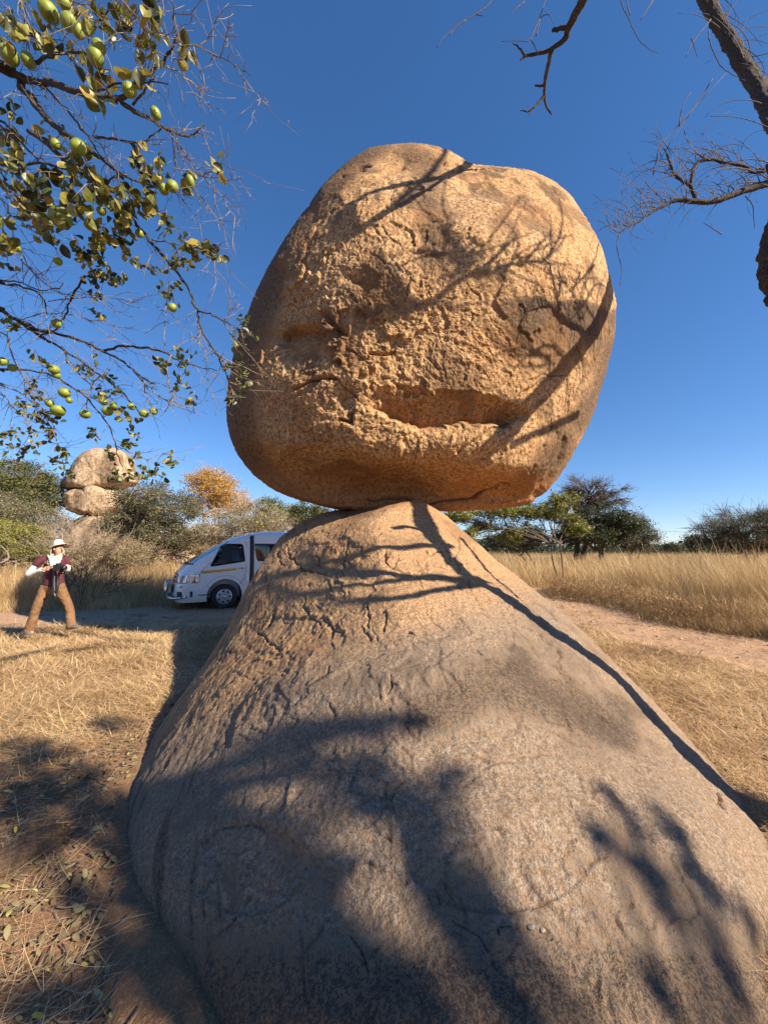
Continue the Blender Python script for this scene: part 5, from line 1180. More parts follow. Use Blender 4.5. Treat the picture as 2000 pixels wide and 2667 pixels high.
LM = [leafm('leaf_olive', [(.25, (.07, .085, .018)), (.5, (.16, .175, .035)), (.75, (.29, .28, .07))]), leafm('leaf_yellowing', [(.25, (.14, .14, .03)), (.5, (.30, .26, .05)), (.75, (.40, .27, .06))]), leafm('leaf_dark', [(.25, (.022, .032, .014)), (.5, (.05, .06, .022)), (.75, (.11, .11, .04))])]
LME = []
for i in range(9):
    me = leaf_mesh(100+i); me.materials.append(LM[(0, 0, 0, 1, 2, 0, 0, 2, 2)[i]]); LME.append(me)
leaves = []
for f, x, y, r, n in LZ:
    for sub in range(max(2, n//6)):
        a = g.uniform(0, 6.28); rr = r*math.sqrt(g.random()); cx_, cy_ = f((x+rr*math.cos(a), y+rr*math.sin(a))); d0 = dep(cx_, cy_)+g.normal(0, .10)
        c = np.array(at(cx_, cy_, d0)); stem = g.normal(0, 1, 3)*np.array([.6, .6, .5])+np.array([.25, 0, -.45]); stem /= np.linalg.norm(stem)
        sl = g.uniform(.05, .13); TWQ = np.array([c-stem*sl*.7, c, c+stem*sl*.5])
        if not np.any(np.isnan(TWQ)): leaves.append(('twig', TWQ))
        for k in range(6):
            if rnd.random() < .12: continue
            p = c+stem*(k/5-.5)*sl*1.2; out = g.normal(0, 1, 3); out -= stem*np.dot(out, stem); out /= np.linalg.norm(out); dirn = stem*.5+out*.9+np.array([0, 0, -.25]); dirn /= np.linalg.norm(dirn)
            size = (.044+.024*g.random())*(1.15 if cy_ < 650 else .80); yel = (cy_ < 700 and g.random() < .3) or g.random() < .06
            leaves.append((size, p+dirn*.006, dirn, g.normal(size=3), 3 if yel else [0, 1, 2, 4, 5, 6, 7, 8][g.integers(0, 8)], size/d0))
tw = MB()
for l in leaves:
    if l[0] == 'twig': tw.tube(l[1]-fo, [.0018, .0015, .0009], 4)
tag(tw.build('twigs', M_TWIG, ft), kind='stuff')
lv = sorted([l for l in leaves if l[0] != 'twig'], key=lambda l: -l[5])
def leaf_M(l):
    x = l[2]; zz = l[3]-x*np.dot(l[3], x); zz /= np.linalg.norm(zz); yy = np.cross(zz, x); return np.stack([x, yy, zz], 1)*l[0], l[1]-fo
for l in lv[:300]:
    A, t_ = leaf_M(l); o = bpy.data.objects.new('leaf', LME[l[4]]); col.objects.link(o); o.parent = ft
    o.matrix_local = Matrix([[*A[0], t_[0]], [*A[1], t_[1]], [*A[2], t_[2]], [0, 0, 0, 1]])
# the remaining ones, joined
vs = []; fs = []; tn = []; nn = 0
for l in lv[300:]:
    me = LME[l[4]]; v0 = np.array([v.co[:] for v in me.vertices]) if not hasattr(me, '_c') else me._c
    A, t_ = leaf_M(l); vs.append(v0@A.T+t_); fs.append(grid_faces(7, 5)+nn); nn += len(v0); b = {3: .95, 4: .15, 7: .1, 8: .15}.get(l[4], .5); tn.append(np.full(len(v0), b+g.normal(0, .1)))
M_LEAFMASS = leaf_mat('small_leaves', [(0, (.02, .03, .012)), (.3, (.06, .07, .02)), (.6, (.16, .165, .045)), (1, (.38, .30, .06))], .42, .3, .45)
tag(np_mesh('leaves', np.concatenate(vs), np.concatenate(fs), M_LEAFMASS, ft, dict(tint=np.clip(np.concatenate(tn), 0, 1))), kind='stuff')
FRU = [(c1,305,75,62,1.3),(c1,425,135,48,1.2),(c1,482,188,40,1.25),(c1,60,340,58,1.25),(c1,175,372,42,1.15),(c1,612,290,44,1.1),(c1,592,352,52,1.1),(c1,800,555,46,1.25),(c1,962,700,34,1.2),(c1,485,908,48,1.1),(c1,375,1343,68,1.0),(c1,1065,1150,38,1.12),(c1,1012,1168,33,1.1),
 (c1,930,1242,32,1.05),(c1,1175,1118,28,1.35),(c1,862,1442,26,1.0),(c1,628,1302,28,1.1),(c1,360,1612,27,.9),(c1,345,888,30,1.15),(c1,300,1470,34,.9),(c1,100,1530,30,.8),(c1,730,1320,26,1.0),(c1,400,20,34,1.2),(c2,1065,358,29,.95),(c2,350,455,30,1.0),(c2,335,740,35,.85),(c2,352,776,24,.9),(c2,400,885,35,.88),(c2,430,930,20,1.0),
 (c2,360,995,43,.75),(c2,528,1016,32,.85),(c2,665,997,33,.9),(c2,702,962,23,1.0),(c2,813,970,24,.9),(c2,890,1013,30,.85),(c2,950,998,25,.95),(c2,18,690,28,1.15),(c2,78,730,25,1.0),(c2,310,950,26,.9),(c2,640,940,24,.9)]
for f, x, y, r, asp in FRU:
    px_, py_ = f((x, y)); d = dep(px_, py_)-.05; rad = r/2.37/F*d
    o = bpy.data.objects.new('fruit', FR); col.objects.link(o); o.parent = ft; o.location = Vector(at(px_, py_, d))-ft.location
    o.scale = (rad, rad, rad*asp/1.2); o.rotation_euler = (g.normal(0, .2), -R(28)+g.normal(0, .25) if asp > 1 else g.normal(0, .3), g.uniform(0, 6))
    m = MB(); m.tube([(0, 0, 1.1), (.05, .02, 1.35), (.12, 0, 1.7)], [.07, .05, .04], 5); s_ = m.build('stalk', M_TWIG, o)

# ---- right: bare tree; trunk mostly outside the picture, its limbs throw the sharp shadows
bt = empty('bare_tree', (2.6, 1.6, 0), 0, 'leafless tree with rough dark trunk and fine curling twigs at the right edge', 'tree')
bo = np.array(bt.location)
def pm(pts, Y): return [np.array(at(x, y, Y(i) if callable(Y) else Y)) for i, (x, y) in enumerate(pts)]
TV = [(2112,900),(2085,820),(2048,760),(2022,690),(2030,600),(2062,500),(2075,400),(2030,330),(1975,235),(1905,120),(1835,0),(1790,-90),(1740,-220)]
TVY = [2.65, 2.82, 3.0, 3.25, 3.55, 4.0, 4.5, 5.2, 6.0, 6.6, 7.0, 7.2, 7.4]
def lift(x, y, t): return np.array(hit(x, y))+SV*t
TRK = [(1906,2068,.85),(1834,2000,1.15),(1762,1930,1.5),(1689,1852,1.85),(1617,1772,2.1),(1545,1716,2.35),(1505,1686,2.5),(1450,1650,2.7),(1400,1614,2.85),(1350,1576,3.0),(1290,1538,3.15),(1225,1505,3.35)]
low = [lift(*a) for a in TRK]
for i in range(len(low)):
    while not (low[i][0] > low[i][1]+.22): low[i] = low[i]+SV*.1
trunk = curve([low[0]+np.array([-.15, -.35, -1.1]), low[0]+np.array([-.08, -.2, -.55])]+low+pm(TV, lambda i: TVY[i]), wob=.005, g=g)
rt = np.interp(np.linspace(0, 1, len(trunk)), [0, .1, .45, .62, .8, 1], [.19, .14, .11, .115, .125, .10])
# bark plates: a lumpy tube
def rough_tube(P, r, k, amp, seed):
    m = MB(); n = len(P); idx = np.linspace(0, n-1, n*5); P2 = np.stack([np.interp(idx, np.arange(n), P[:, a]) for a in range(3)], 1); r2 = np.interp(idx, np.arange(n), r)
    m.tube(P2, r2, k); V = m.v[0]; c = np.repeat(P2, k, 0); d = V-c
    nzv = np.abs(fbm(V*np.array([9, 9, 5])+seed, 3, .6)); V = c+d*(1-amp*.5+amp*1.6*nzv+.10*perlin(V*3+seed))[:, None]; m.v[0] = V; return m
m = rough_tube(trunk, rt, 40, .22, 5); m.v[0] = m.v[0]-bo; m.build('trunk', M_TRUNK, bt)
def limb(P, r0, r1, mat=None, k=8, name='branch'):
    C = curve(P, wob=.004, g=g); 
    if r0 > .018:
        m = rough_tube(C, np.linspace(r0, r1, len(C)), 14, .15, 9); m.v[0] = m.v[0]-bo
    else:
        m = MB(); m.tube(C-bo, np.linspace(r0, r1, len(C)), k)
    m.build(name, mat or M_TRUNK, bt); return C
px2m = lambda w, Y: w/F*Y
def hang(pts, Ys): return [np.array(at(x, y, Y)) for (x, y), Y in zip(pts, Ys)]
BT = [limb(pm([(2060,470),(2000,477),(1914,505),(1860,524),(1800,526),(1767,521),(1713,543),(1664,575),(1610,608)], 4.2), .046, .006),
      limb(pm([(1811,520),(1795,483),(1757,456),(1735,401)], 4.2), .021, .010), limb(pm([(1795,483),(1811,429),(1843,415),(1887,423),(1936,434),(1968,450),(2010,440)], 4.2), .018, .014),
      limb(hang([(1680,-420),(1600,-220),(1560,-120),(1530,-40),(1518,0),(1480,70),(1474,98),(1431,130),(1371,144),(1355,157)], [3.27,3.30,3.45,3.72,3.9,4.2,4.3,4.35,4.4,4.4]), .080, .008),
      limb(hang([(1436,130),(1423,184),(1417,239),(1420,271),(1436,298)], [4.35,4.9,5.3,5.45,5.5]), .030, .012),
      limb(hang([(1415,250),(1382,288),(1355,288)], [5.35,5.4,5.4]), .020, .006), limb(hang([(1382,288),(1378,301)], [5.4,5.4]), .010, .005), limb(hang([(1474,70),(1455,76),(1439,79)], [4.25,4.3,4.3]), .026, .020),
      limb(hang([(1371,146),(1350,125),(1335,111)], [4.4]*3), .015, .005), limb(hang([(1417,222),(1405,225),(1392,223)], [5.2]*3), .018, .012)]
# joins to the trunk outside the frame
limb([np.array(at(1680, -420, 3.3)), np.array([3.6, 4.6, 9.6]), trunk[-1]], .062, .075)
fine = MB()
def thin(pts, Y, r0=.006, r1=.002): fine.tube(curve(pm(pts, Y), wob=.003, g=g)-bo, np.linspace(r0, r1, (len(pts)-1)*4+1), 5)
for pts in ([(1330,-90),(1284,0),(1214,52),(1170,81),(1135,125)], [(1450,-80),(1420,0),(1382,100),(1345,106),(1306,108)], [(1600,-90),(1615,0),(1637,54),(1670,114),(1713,138)], [(1382,100),(1395,130),(1405,140)], [(1214,52),(1185,72),(1170,95)],
            [(1395,95),(1410,45),(1430,40),(1440,60)], [(1365,5),(1345,22),(1332,36)], [(1240,38),(1262,42)], [(1640,40),(1630,5),(1625,-20)], [(1700,0),(1665,55)], [(1855,205),(1820,260),(1780,320),(1740,380),(1700,455)], [(1850,50),(1800,115),(1785,150)], [(1800,100),(1815,148)], [(1845,80),(1850,120),(1875,170),(1900,190),(1940,210)],
            [(1700,455),(1720,380),(1770,320),(1890,190)], [(1767,330),(1776,280),(1798,240)], [(1880,610),(1830,580)], [(1940,510),(1960,540),(1963,595)], [(1611,610),(1607,650),(1618,700),(1612,745)]): thin(pts, 4.2, .007, .0025)
for j in range(170):      # curling fine twigs of the side limb
    C = BT[rnd.choice([0, 0, 0, 1, 2, 2])]; p = C[rnd.randrange(2, len(C))]; a = rnd.uniform(math.pi*.35, math.pi*1.18); L = rnd.uniform(.18, .78); cu = rnd.uniform(.6, 2.6)*rnd.choice((-1, 1)); Q = [p]; dy = rnd.uniform(-.45, .45)
    for k in range(9):
        a += cu/9; Q.append(Q[-1]+np.array([math.cos(a), dy*.5, math.sin(a)])*L/9)
    fine.tube(np.array(Q)-bo, np.linspace(.0046, .0016, 10), 3)
for j in range(110):
    C = trunk[-30:]; p = C[rnd.randrange(0, len(C))]; a = rnd.uniform(-.9, 2.2); L = rnd.uniform(.5, 1.5); cu = rnd.uniform(.5, 2.2)*rnd.choice((-1, 1)); Q = [p]; dy = rnd.uniform(-.4, .4)
    for k in range(9): a += cu/9; Q.append(Q[-1]+np.array([math.cos(a), dy*.5, math.sin(a)])*L/9)
    fine.tube(np.array(Q)-bo, np.linspace(.009, .003, 10), 3)
tag(fine.build('twigs', M_TWIGD, bt), kind='stuff')
# limbs out of the frame, between the sun and the rocks: their shadows fall where the photograph shows them
def off_frame(p, m=.12): return p[1] < .05 or p[0] > p[1]*1.0+m+.02*p[1] or (p[2]-1.55)/max(p[1], .01) > 1.80
def toward_sun(pts, t0, t1):
    out = []
    for k in range(120):
        ok = True
        for i, (x, y) in enumerate(pts):
            h = hit(x, y)
            if h is not None and not off_frame(np.array(h)+SV*(t0+(t1-t0)*i/max(1, len(pts)-1)), .18): ok = False; break
        if ok: break
        t0 += .15; t1 += .15
    for i, (x, y) in enumerate(pts):
        h = hit(x, y)
        if h is None: continue
        out.append(np.array(h)+SV*(t0+(t1-t0)*i/max(1, len(pts)-1)))
    return out
SH = [
      ([(868,867),(961,841),(1067,808),(1134,781),(1180,741),(1246,708),(1313,692),(1432,685)], 4.9, 4.9, .065, .016), ([(1210,712),(1207,690),(1187,670),(1134,665),(1075,680),(1027,708)], 4.9, 4.9, .035, .012),
      ([(1187,672),(1250,655),(1330,630),(1400,600)], 4.9, 4.9, .02, .006), ([(1210,700),(1230,660),(1240,640)], 4.9, 4.9, .025, .012), ([(1246,708),(1340,712),(1400,760),(1440,820)], 4.9, 4.9, .02, .006), ([(1246,708),(1310,725),(1350,790),(1370,830)], 4.9, 4.9, .016, .006), ([(1134,781),(1180,800),(1240,790),(1300,775)], 4.9, 4.9, .016, .006),
      ([(1560,1040),(1505,1079),(1420,1120),(1332,1159)], 4.6, 4.8, .05, .05), ([(1478,940),(1430,900),(1380,920),(1340,960)], 4.4, 4.5, .025, .01),
      ([(1558,628),(1545,680),(1531,721),(1505,814)], 4.3, 4.3, .014, .008), ([(1590,760),(1550,740),(1500,820),(1450,850)], 4.3, 4.3, .014, .008), ([(1500,700),(1530,760),(1560,800)], 4.3, 4.3, .010, .006), ([(1545,874),(1500,850),(1460,790),(1440,740)], 4.3, 4.3, .014, .006),
      # trunk-like shadow down the right shoulder of the sloping rock
      ([(1260,1510),(1202,1512),(1133,1503),(1012,1494),(922,1491),(838,1494),(711,1506),(669,1515)], 3.5, 4.2, .075, .035), ([(1240,1518),(1163,1506),(1090,1508),(1024,1512),(922,1524),(771,1545),(639,1560)], 3.5, 4.4, .05, .026),
      ([(1260,1522),(1169,1533),(1042,1557),(922,1566),(850,1575)], 3.5, 4.2, .045, .014), ([(1180,1421),(1110,1421),(1042,1425),(952,1440),(892,1455),(819,1473),(759,1488)], 3.6, 4.2, .05, .025), ([(819,1473),(790,1440),(815,1425)], 4.0, 4.0, .03, .012), ([(1100,1380),(1060,1372),(1020,1376)], 3.6, 3.7, .06, .03),
      ([(1200,1400),(1240,1450),(1300,1515),(1360,1565)], 3.4, 3.2, .03, .02)]
gs = np.random.default_rng(77)
for (x, y, a0, n) in ((1246, 708, -10, 9), (1313, 692, -25, 8), (1207, 690, -60, 6), (1187, 672, -120, 5), (1100, 795, 200, 4), (1180, 741, -70, 4), (1432, 940, 200, 5), (1545, 870, -100, 7), (1540, 700, 80, 7), (1380, 1060, 190, 4), (1432, 685, -10, 5)):
    for j in range(n):
        a = R(a0+gs.normal(0, 32)); L = gs.uniform(70, 240); cu = gs.normal(0, .9); pts = [(x+gs.normal(0, 14), y+gs.normal(0, 14))]
        for k in range(4):
            a += cu/4; q_ = (pts[-1][0]+L/4*math.cos(a), pts[-1][1]+L/4*math.sin(a))
            if not (560 < q_[0] < 1590 and 430 < q_[1] < 1290): break
            pts.append(q_)
        if len(pts) > 3: SH.append((pts, 4.9, 5.0, gs.uniform(.012, .022), .008))
for pts, t0, t1, r0, r1 in SH:
    P = toward_sun(pts, t0, t1)
    if len(P) >= 2: limb(P, r0, r1)
# ground streaks on the left meadow
for pts, r in (([(60,1640),(188,1650),(313,1672),(405,1680)], .05), ([(150,1705),(280,1690),(400,1700)], .04), ([(0,1725),(90,1705),(160,1690)], .05), ([(110,1590),(140,1570),(150,1540)], .05)):
    P = toward_sun(pts, 10.5, 10.5); limb(P, r, r*.7)

# ---- behind the camera: leafy tree whose soft shade lies over the foreground
st_ = empty('shade_tree', (8.4, -4.9, 0), 0, 'leafy tree behind the camera that throws soft dappled shade', 'tree'); so_ = np.array(st_.location)
SB = [(680,1935,55),(760,1925,55),(840,1905,50),(920,1890,48),(1000,1885,42),(1070,1885,28),(400,2060,75),(500,2040,65),(580,2045,60),(480,2120,75),(800,1990,55),(880,2010,65),(960,2060,85),(1040,2100,75),(900,2095,80),(1150,2035,55),(1185,2010,35),(1120,2110,55),(1060,2170,55),(1130,2200,58),(1180,2260,58),(1240,2330,52),(1290,2390,48),(1320,2420,35),
 (420,2210,85),(400,2310,95),(520,2280,85),(540,2400,90),(460,2460,80),(380,2140,70),(860,2270,55),(820,2330,62),(900,2400,60),(1000,2470,66),(1080,2540,60),(1130,2590,36),(700,2480,85),(800,2560,80),(650,2560,75),(600,2470,65),(900,2640,50),(1050,2650,40),(720,2400,60),
 (1600,2080,42),(1650,2150,45),(1740,2140,48),(1760,2190,48),(1800,2260,48),(1850,2320,48),(1900,2360,46),(1950,2400,46),(1560,2180,38),(1650,2230,55),(1700,2290,55),(1760,2350,58),(1820,2400,58),(1880,2460,58),(1900,2560,60),(1700,2560,40),(660,2130,50),(700,2230,50),(620,2330,50),
 (260,1890,40),(305,1885,36),(60,1960,62),(140,1972,55),(30,2030,75),(200,2035,72),(120,2080,85),(260,2100,75),(40,2120,75),(330,2110,50),(180,2180,65),(60,2215,60),(330,2380,90),(380,2300,40),(420,2420,80),(300,2470,75),(250,2600,80),(120,2560,60),(60,2620,70),(200,2330,45),(60,2400,35),(380,2560,70),(470,2600,60)]
Pl = []; mm = MB(); top = np.array([8.0, -4.2, 4.4]); ends = []
for x, y, r in SB:
    h = hit(x, y)
    if h is None or (y > 2280 and g.random() < .25): continue
    h = np.array(h); dist = (h[1]); t_ = 10.2+g.uniform(-1.0, 1.4); c = h+SV*t_; rr = r/F*np.linalg.norm(h-np.array(CAM))*(.68 if y < 2250 or x > 1500 else .50)
    n = int(np.clip(3200*rr*rr, 36, 700)); v = g.normal(size=(n, 3)); v /= np.linalg.norm(v, axis=1)[:, None]; v *= (rr*g.random(n)**.42)[:, None]
    Pl.append(c+v); ends.append(c)
for i in range(30):          # the rest of the crown, whose shade misses the picture
    c = np.array([9.6, -5.2, 7.4])+g.normal(size=3)*np.array([1.6, 1.4, 1.3])
    if (c-SV*(c[2]/SV[2]))[1] > -2.0: continue
    Pl.append(c+g.normal(size=(160, 3))*.5); ends.append(c)
Pl = np.concatenate(Pl); V, q, T = leaf_cloud(Pl-so_, .085, g, np.clip(g.normal(.5, .2, len(Pl)), 0, 1)); np_mesh('crown', V, q, G_OLIVE, st_, dict(tint=T))
mm.tube(curve([so_, so_+[.1, .1, 2.5], top, np.array([7.8, -3.6, 5.6])])-so_, np.linspace(.28, .14, 13), 10)
for e in ends[::3]:
    k = np.linspace(0, 1, 5)[:, None]; s0 = np.array([7.8, -3.6, 5.4]); mm.tube((s0*(1-k)+e*k+np.sin(k*3.14)*np.array([0, 0, -.25]))-so_, np.linspace(.05, .014, 5), 5)
mm.build('trunk', M_TRUNK, st_)
# ---------------------------------------------------------------- the walking person
M_SKIN = plain('skin', (0.50, 0.27, 0.18), .55, 0, .08, 20)
M_MAROON = plain('maroon_cloth', (0.075, 0.012, 0.022), .85, 0, .15, 12)
M_BROWN = NT('tan_canvas'); _co = M_BROWN.n('TexCoord').outputs['Object']; _n = M_BROWN.noise(_co, 9, 5, .6, .8)
M_BROWN.set(Base_Color=M_BROWN.ramp(_n, [(.3, (0.14, 0.072, 0.032)), (.7, (0.22, 0.12, 0.058))]), Roughness=.85, Normal=M_BROWN.bump(_n, .8, .04)); M_BROWN = M_BROWN.m
M_CREAM = plain('cream_cotton', (0.50, 0.46, 0.39), .85, 0, .08, 12)
M_SLEEVE = plain('white_sleeve', (0.62, 0.62, 0.64), .8, 0, .05, 12)
M_SHOE = plain('grey_shoe', (0.10, 0.10, 0.09), .8)
M_CAMB = plain('camera_black', (0.012, 0.012, 0.013), .4)
M_HAIR = plain('brown_hair', (0.10, 0.055, 0.03), .7)
PY = 6.8; PZ = at(130, 1655, PY).z
def pp(cx, cy, dy=0.):        # point on the figure from its place in the photograph, dy metres farther away
    p = at(60+cx/7.625, 1390+cy/7.625, PY+0.0); return np.array([p.x, p.y+dy, p.z])
person = empty('person', pp(600, 1990)*np.array([1, 1, 0])+np.array([0, 0, PZ]), 0, 'person in maroon top, tan trousers and pale sun hat striding past with a camera', 'person')
po = np.array(person.location)
KR = .77
def loft(m, rings, k=22, close=True, tint=.5, fold=0, seed=0):
    """rings: (centre xyz, rx, ry, tilt axis normal) horizontal-ish ellipses"""
    V = []
    th = np.linspace(0, 2*math.pi, k, endpoint=False)
    for i, rg_ in enumerate(rings):
        c, rx, ry = rg_[:3]; rx, ry = rx*KR*(1.06 if rx > .16 else 1), ry*KR*1.1; n = np.array(rg_[3] if len(rg_) > 3 else (0, 0, 1.)); n = n/np.linalg.norm(n)
        a = np.array([1., 0, 0])-n*n[0]; a /= np.linalg.norm(a); b = np.cross(n, a)
        p = np.array(c)+rx*np.cos(th)[:, None]*a+ry*np.sin(th)[:, None]*b
        if fold: p += (p-np.array(c))*(fold*perlin(p*np.array([18, 18, 26])+seed))[:, None]
        V.append(p)
    V = np.concatenate(V)-po; fs = [tuple(int(a) for a in f) for f in grid_faces(len(rings), k, True)]
    if close: fs += [tuple(range(k))[::-1], tuple(range((len(rings)-1)*k, len(rings)*k))]
    m.add(V, fs, tint)
def dens(rings, n=6):
    """smooth interpolation of rings"""
    out = []; A = np.array([list(r_[0])+[r_[1], r_[2]]+list(r_[3] if len(r_) > 3 else (0, 0, 1.)) for r_ in rings], float)
    P = np.concatenate([[2*A[0]-A[1]], A, [2*A[-1]-A[-2]]])
    for i in range(1, len(A)):
        a, b, c, d = P[i-1:i+3]
        for t in np.linspace(0, 1, n+1)[:-1]: out.append(.5*((2*b)+(-a+c)*t+(2*a-5*b+4*c-d)*t*t+(-a+3*b-3*c+d)*t**3))
    out.append(A[-1]); return [(o[:3], o[3], o[4], o[5:8]) for o in out]
s_ = 1/7.625*PY/F     # metres per crop pixel
# body grown from a skeleton with the Skin modifier: torso, neck, head, arms, hands, legs in one surface
def skin_body():
    J = {}; E = []; 
    def j(n, p, r): J[n] = (tuple(np.array(p)-po), r)
    j('pel', pp(600, 985, .02), .125); j('wa', pp(600, 830, .02), .11); j('ch', pp(620, 600, .02), .125); j('nb', pp(655, 455, .02), .06); j('ne', pp(680, 420, .02), .048)
    j('hd0', pp(700, 375, .01), .066); j('hd1', pp(712, 310, .01), .088); j('hd2', pp(700, 235, .01), .078)
    j('hL', pp(490, 1060, .01), .078); j('kL', pp(380, 1430, -.09), .055); j('aL', pp(210, 1900, -.06), .036)
    j('hR', pp(700, 1070, .04), .078); j('kR', pp(815, 1450, .10), .055); j('aR', pp(905, 1850, .06), .036)
    j('fL', pp(300, 1960, -.10), .03); j('fR', pp(1050, 1870, .03), .03)
    j('sL', pp(500, 520, -.10), .055); j('eL', pp(300, 780, -.17), .038); j('wL', pp(610, 695, -.24), .026)
    j('sR', pp(740, 520, .12), .055); j('eR', pp(785, 720, .12), .038); j('wR', pp(905, 680, -.10), .026)
    for a, b in (('pel', 'wa'), ('wa', 'ch'), ('ch', 'nb'), ('nb', 'ne'), ('ne', 'hd0'), ('hd0', 'hd1'), ('hd1', 'hd2'), ('pel', 'hL'), ('hL', 'kL'), ('kL', 'aL'), ('aL', 'fL'), ('pel', 'hR'), ('hR', 'kR'), ('kR', 'aR'), ('aR', 'fR'),
                 ('ch', 'sL'), ('sL', 'eL'), ('eL', 'wL'), ('ch', 'sR'), ('sR', 'eR'), ('eR', 'wR')): E.append((a, b))
    # hands: palm and five fingers each, curled round the camera
    def hand(side, w, d, up, lat):
        d, up, lat = (np.array(v, float)/np.linalg.norm(v) for v in (d, up, lat)); wp = np.array(J[w][0])+po
        j(side+'p', wp+d*.05, .026); E.append((w, side+'p')); pc = wp+d*.07
        for i, (o_, L) in enumerate(((-.030, .072), (-.010, .082), (.011, .078), (.031, .062))):
            a = pc+up*o_; b = a+d*L*.5; c = b+d*L*.35+lat*L*.28
            j(f'{side}{i}a', a, .0115); j(f'{side}{i}b', b, .0095); j(f'{side}{i}c', c, .008); E.extend([(side+'p', f'{side}{i}a'), (f'{side}{i}a', f'{side}{i}b'), (f'{side}{i}b', f'{side}{i}c')])
        a = wp+d*.035-up*.034; b = a+d*.035-up*.018+lat*.015
        j(side+'ta', a, .013); j(side+'tb', b, .010); E.extend([(side+'p', side+'ta'), (side+'ta', side+'tb')])
    hand('L', 'wL', pp(760, 668, -.24)-pp(610, 695, -.24), (0, .25, 1), (0, 1, -.2)); hand('R', 'wR', np.array([.06, -.06, -.03]), (0, .2, 1), (0, -1, 0))
    names = list(J); me = bpy.data.meshes.new('body'); me.from_pydata([J[n][0] for n in names], [(names.index(a), names.index(b)) for a, b in E], [])
    o = bpy.data.objects.new('body', me); col.objects.link(o); sk = o.modifiers.new('s', 'SKIN'); sk.use_smooth_shade = True; sk.branch_smoothing = .6
    ss = o.modifiers.new('u', 'SUBSURF'); ss.levels = 2; ss.render_levels = 2
    for v, n in zip(me.skin_vertices[0].data, names): v.radius = (J[n][1]*KR,)*2; v.use_root = n == 'pel'
    dg = bpy.context.evaluated_depsgraph_get(); dg.update(); m2 = bpy.data.meshes.new_from_object(o.evaluated_get(dg)); m2.name = 'body'
    o.modifiers.clear(); o.data = m2; m2.materials.clear(); m2.materials.append(M_SKIN); o.parent = person
    return o
bd = skin_body()
fd = np.array([.97, -.24, .10]); fd /= np.linalg.norm(fd)      # the way the face looks
hc = pp(712, 305, .01); side_ = np.cross(fd, [0, 0, 1]); side_ /= np.linalg.norm(side_); up_ = np.cross(side_, fd)
def face(f, u, sd): return hc+fd*f*.84+up_*u+side_*sd*.8-po
m = MB(); m.tube([face(.085, .025, 0), face(.102, -.005, 0), face(.112, -.022, 0), face(.098, -.032, 0)], [.007, .011, .014, .010], 8); m.build('nose', M_SKIN, bd)
m = MB(); m.tube([face(.082, -.055, -.024), face(.094, -.056, 0), face(.082, -.055, .024)], [.003, .006, .003], 6); m.build('mouth', plain('lips', (.30, .11, .09), .5), bd)
for sd in (-.032, .032):
    m = MB(); m.lathe([(.001, -.010), (.009, -.004), (.010, .002), (.006, .008), (.001, .010)], (0, 0, 0), 'z', 10); m.v[0] = m.v[0]+face(.080, .012, sd); m.build('eye', M_CAMB, bd)
for sd in (-.088, .088):
    m = MB(); m.tube([face(.0, .02, sd), face(-.012, .0, sd*1.06), face(-.005, -.025, sd)], [.010, .016, .008], 8); m.build('ear', M_SKIN, bd)
# clothes
m = MB(); loft(m, dens([(pp(640, 425, .02), .060, .058), (pp(640, 455, .02), .14, .085), (pp(635, 500, .02), .195, .115), (pp(622, 600, .02), .205, .13), (pp(610, 720, .02), .195, .13), (pp(600, 840, .02), .195, .135), (pp(598, 940, .02), .205, .145), (pp(605, 1000, .02), .205, .15), (pp(625, 1060, .02), .165, .14)]), 26, False, fold=.035, seed=3)
loft(m, dens([(pp(560, 500, -.04), .095, .095, (.8, .3, .5)), (pp(505, 510, -.08), .092, .090, (.6, .3, .75)), (pp(450, 550, -.12), .088, .082, (.6, .3, .8)), (pp(405, 615, -.14), .076, .072, (.55, .2, .8))]), 16, True, fold=.04)
loft(m, dens([(pp(735, 495, .10), .070, .065, (-.5, .3, .75)), (pp(758, 560, .12), .070, .062, (-.3, .2, .9)), (pp(770, 625, .13), .062, .058, (-.2, .2, .9))]), 16, True, fold=.04)
m.build('shirt', M_MAROON, person)
m = MB()
loft(m, dens([(pp(595, 950, .02), .205, .125), (pp(592, 1020, .02), .228, .14), (pp(588, 1090, .02), .232, .14), (pp(588, 1150, .02), .215, .12), (pp(585, 1200, .02), .14, .10)]), 26, True, fold=.03)
loft(m, dens([(pp(490, 1020, .01), .120, .12), (pp(460, 1100, -.005), .120, .115), (pp(436, 1230, -.04), .106, .102, (.12, 0, 1)), (pp(388, 1400, -.09), .085, .082, (.25, 0, 1)), (pp(335, 1540, -.085), .082, .080, (.4, 0, 1)), (pp(270, 1720, -.075), .090, .085, (.45, 0, 1)), (pp(200, 1900, -.065), .098, .090, (.4, 0, 1)), (pp(185, 1945, -.065), .094, .088, (.35, 0, 1))], 8), 24, True, fold=.09, seed=5)
loft(m, dens([(pp(680, 1030, .03), .120, .12), (pp(708, 1110, .045), .120, .112), (pp(738, 1240, .07), .106, .100, (-.2, 0, 1)), (pp(798, 1400, .10), .086, .084, (-.2, 0, 1)), (pp(845, 1540, .10), .080, .078, (-.15, 0, 1)), (pp(870, 1700, .085), .086, .082, (-.12, 0, 1)), (pp(905, 1840, .07), .092, .085, (-.1, 0, 1)), (pp(915, 1880, .07), .088, .082, (-.3, 0, 1))], 8), 24, True, fold=.09, seed=9)
m.build('trousers', M_BROWN, person)
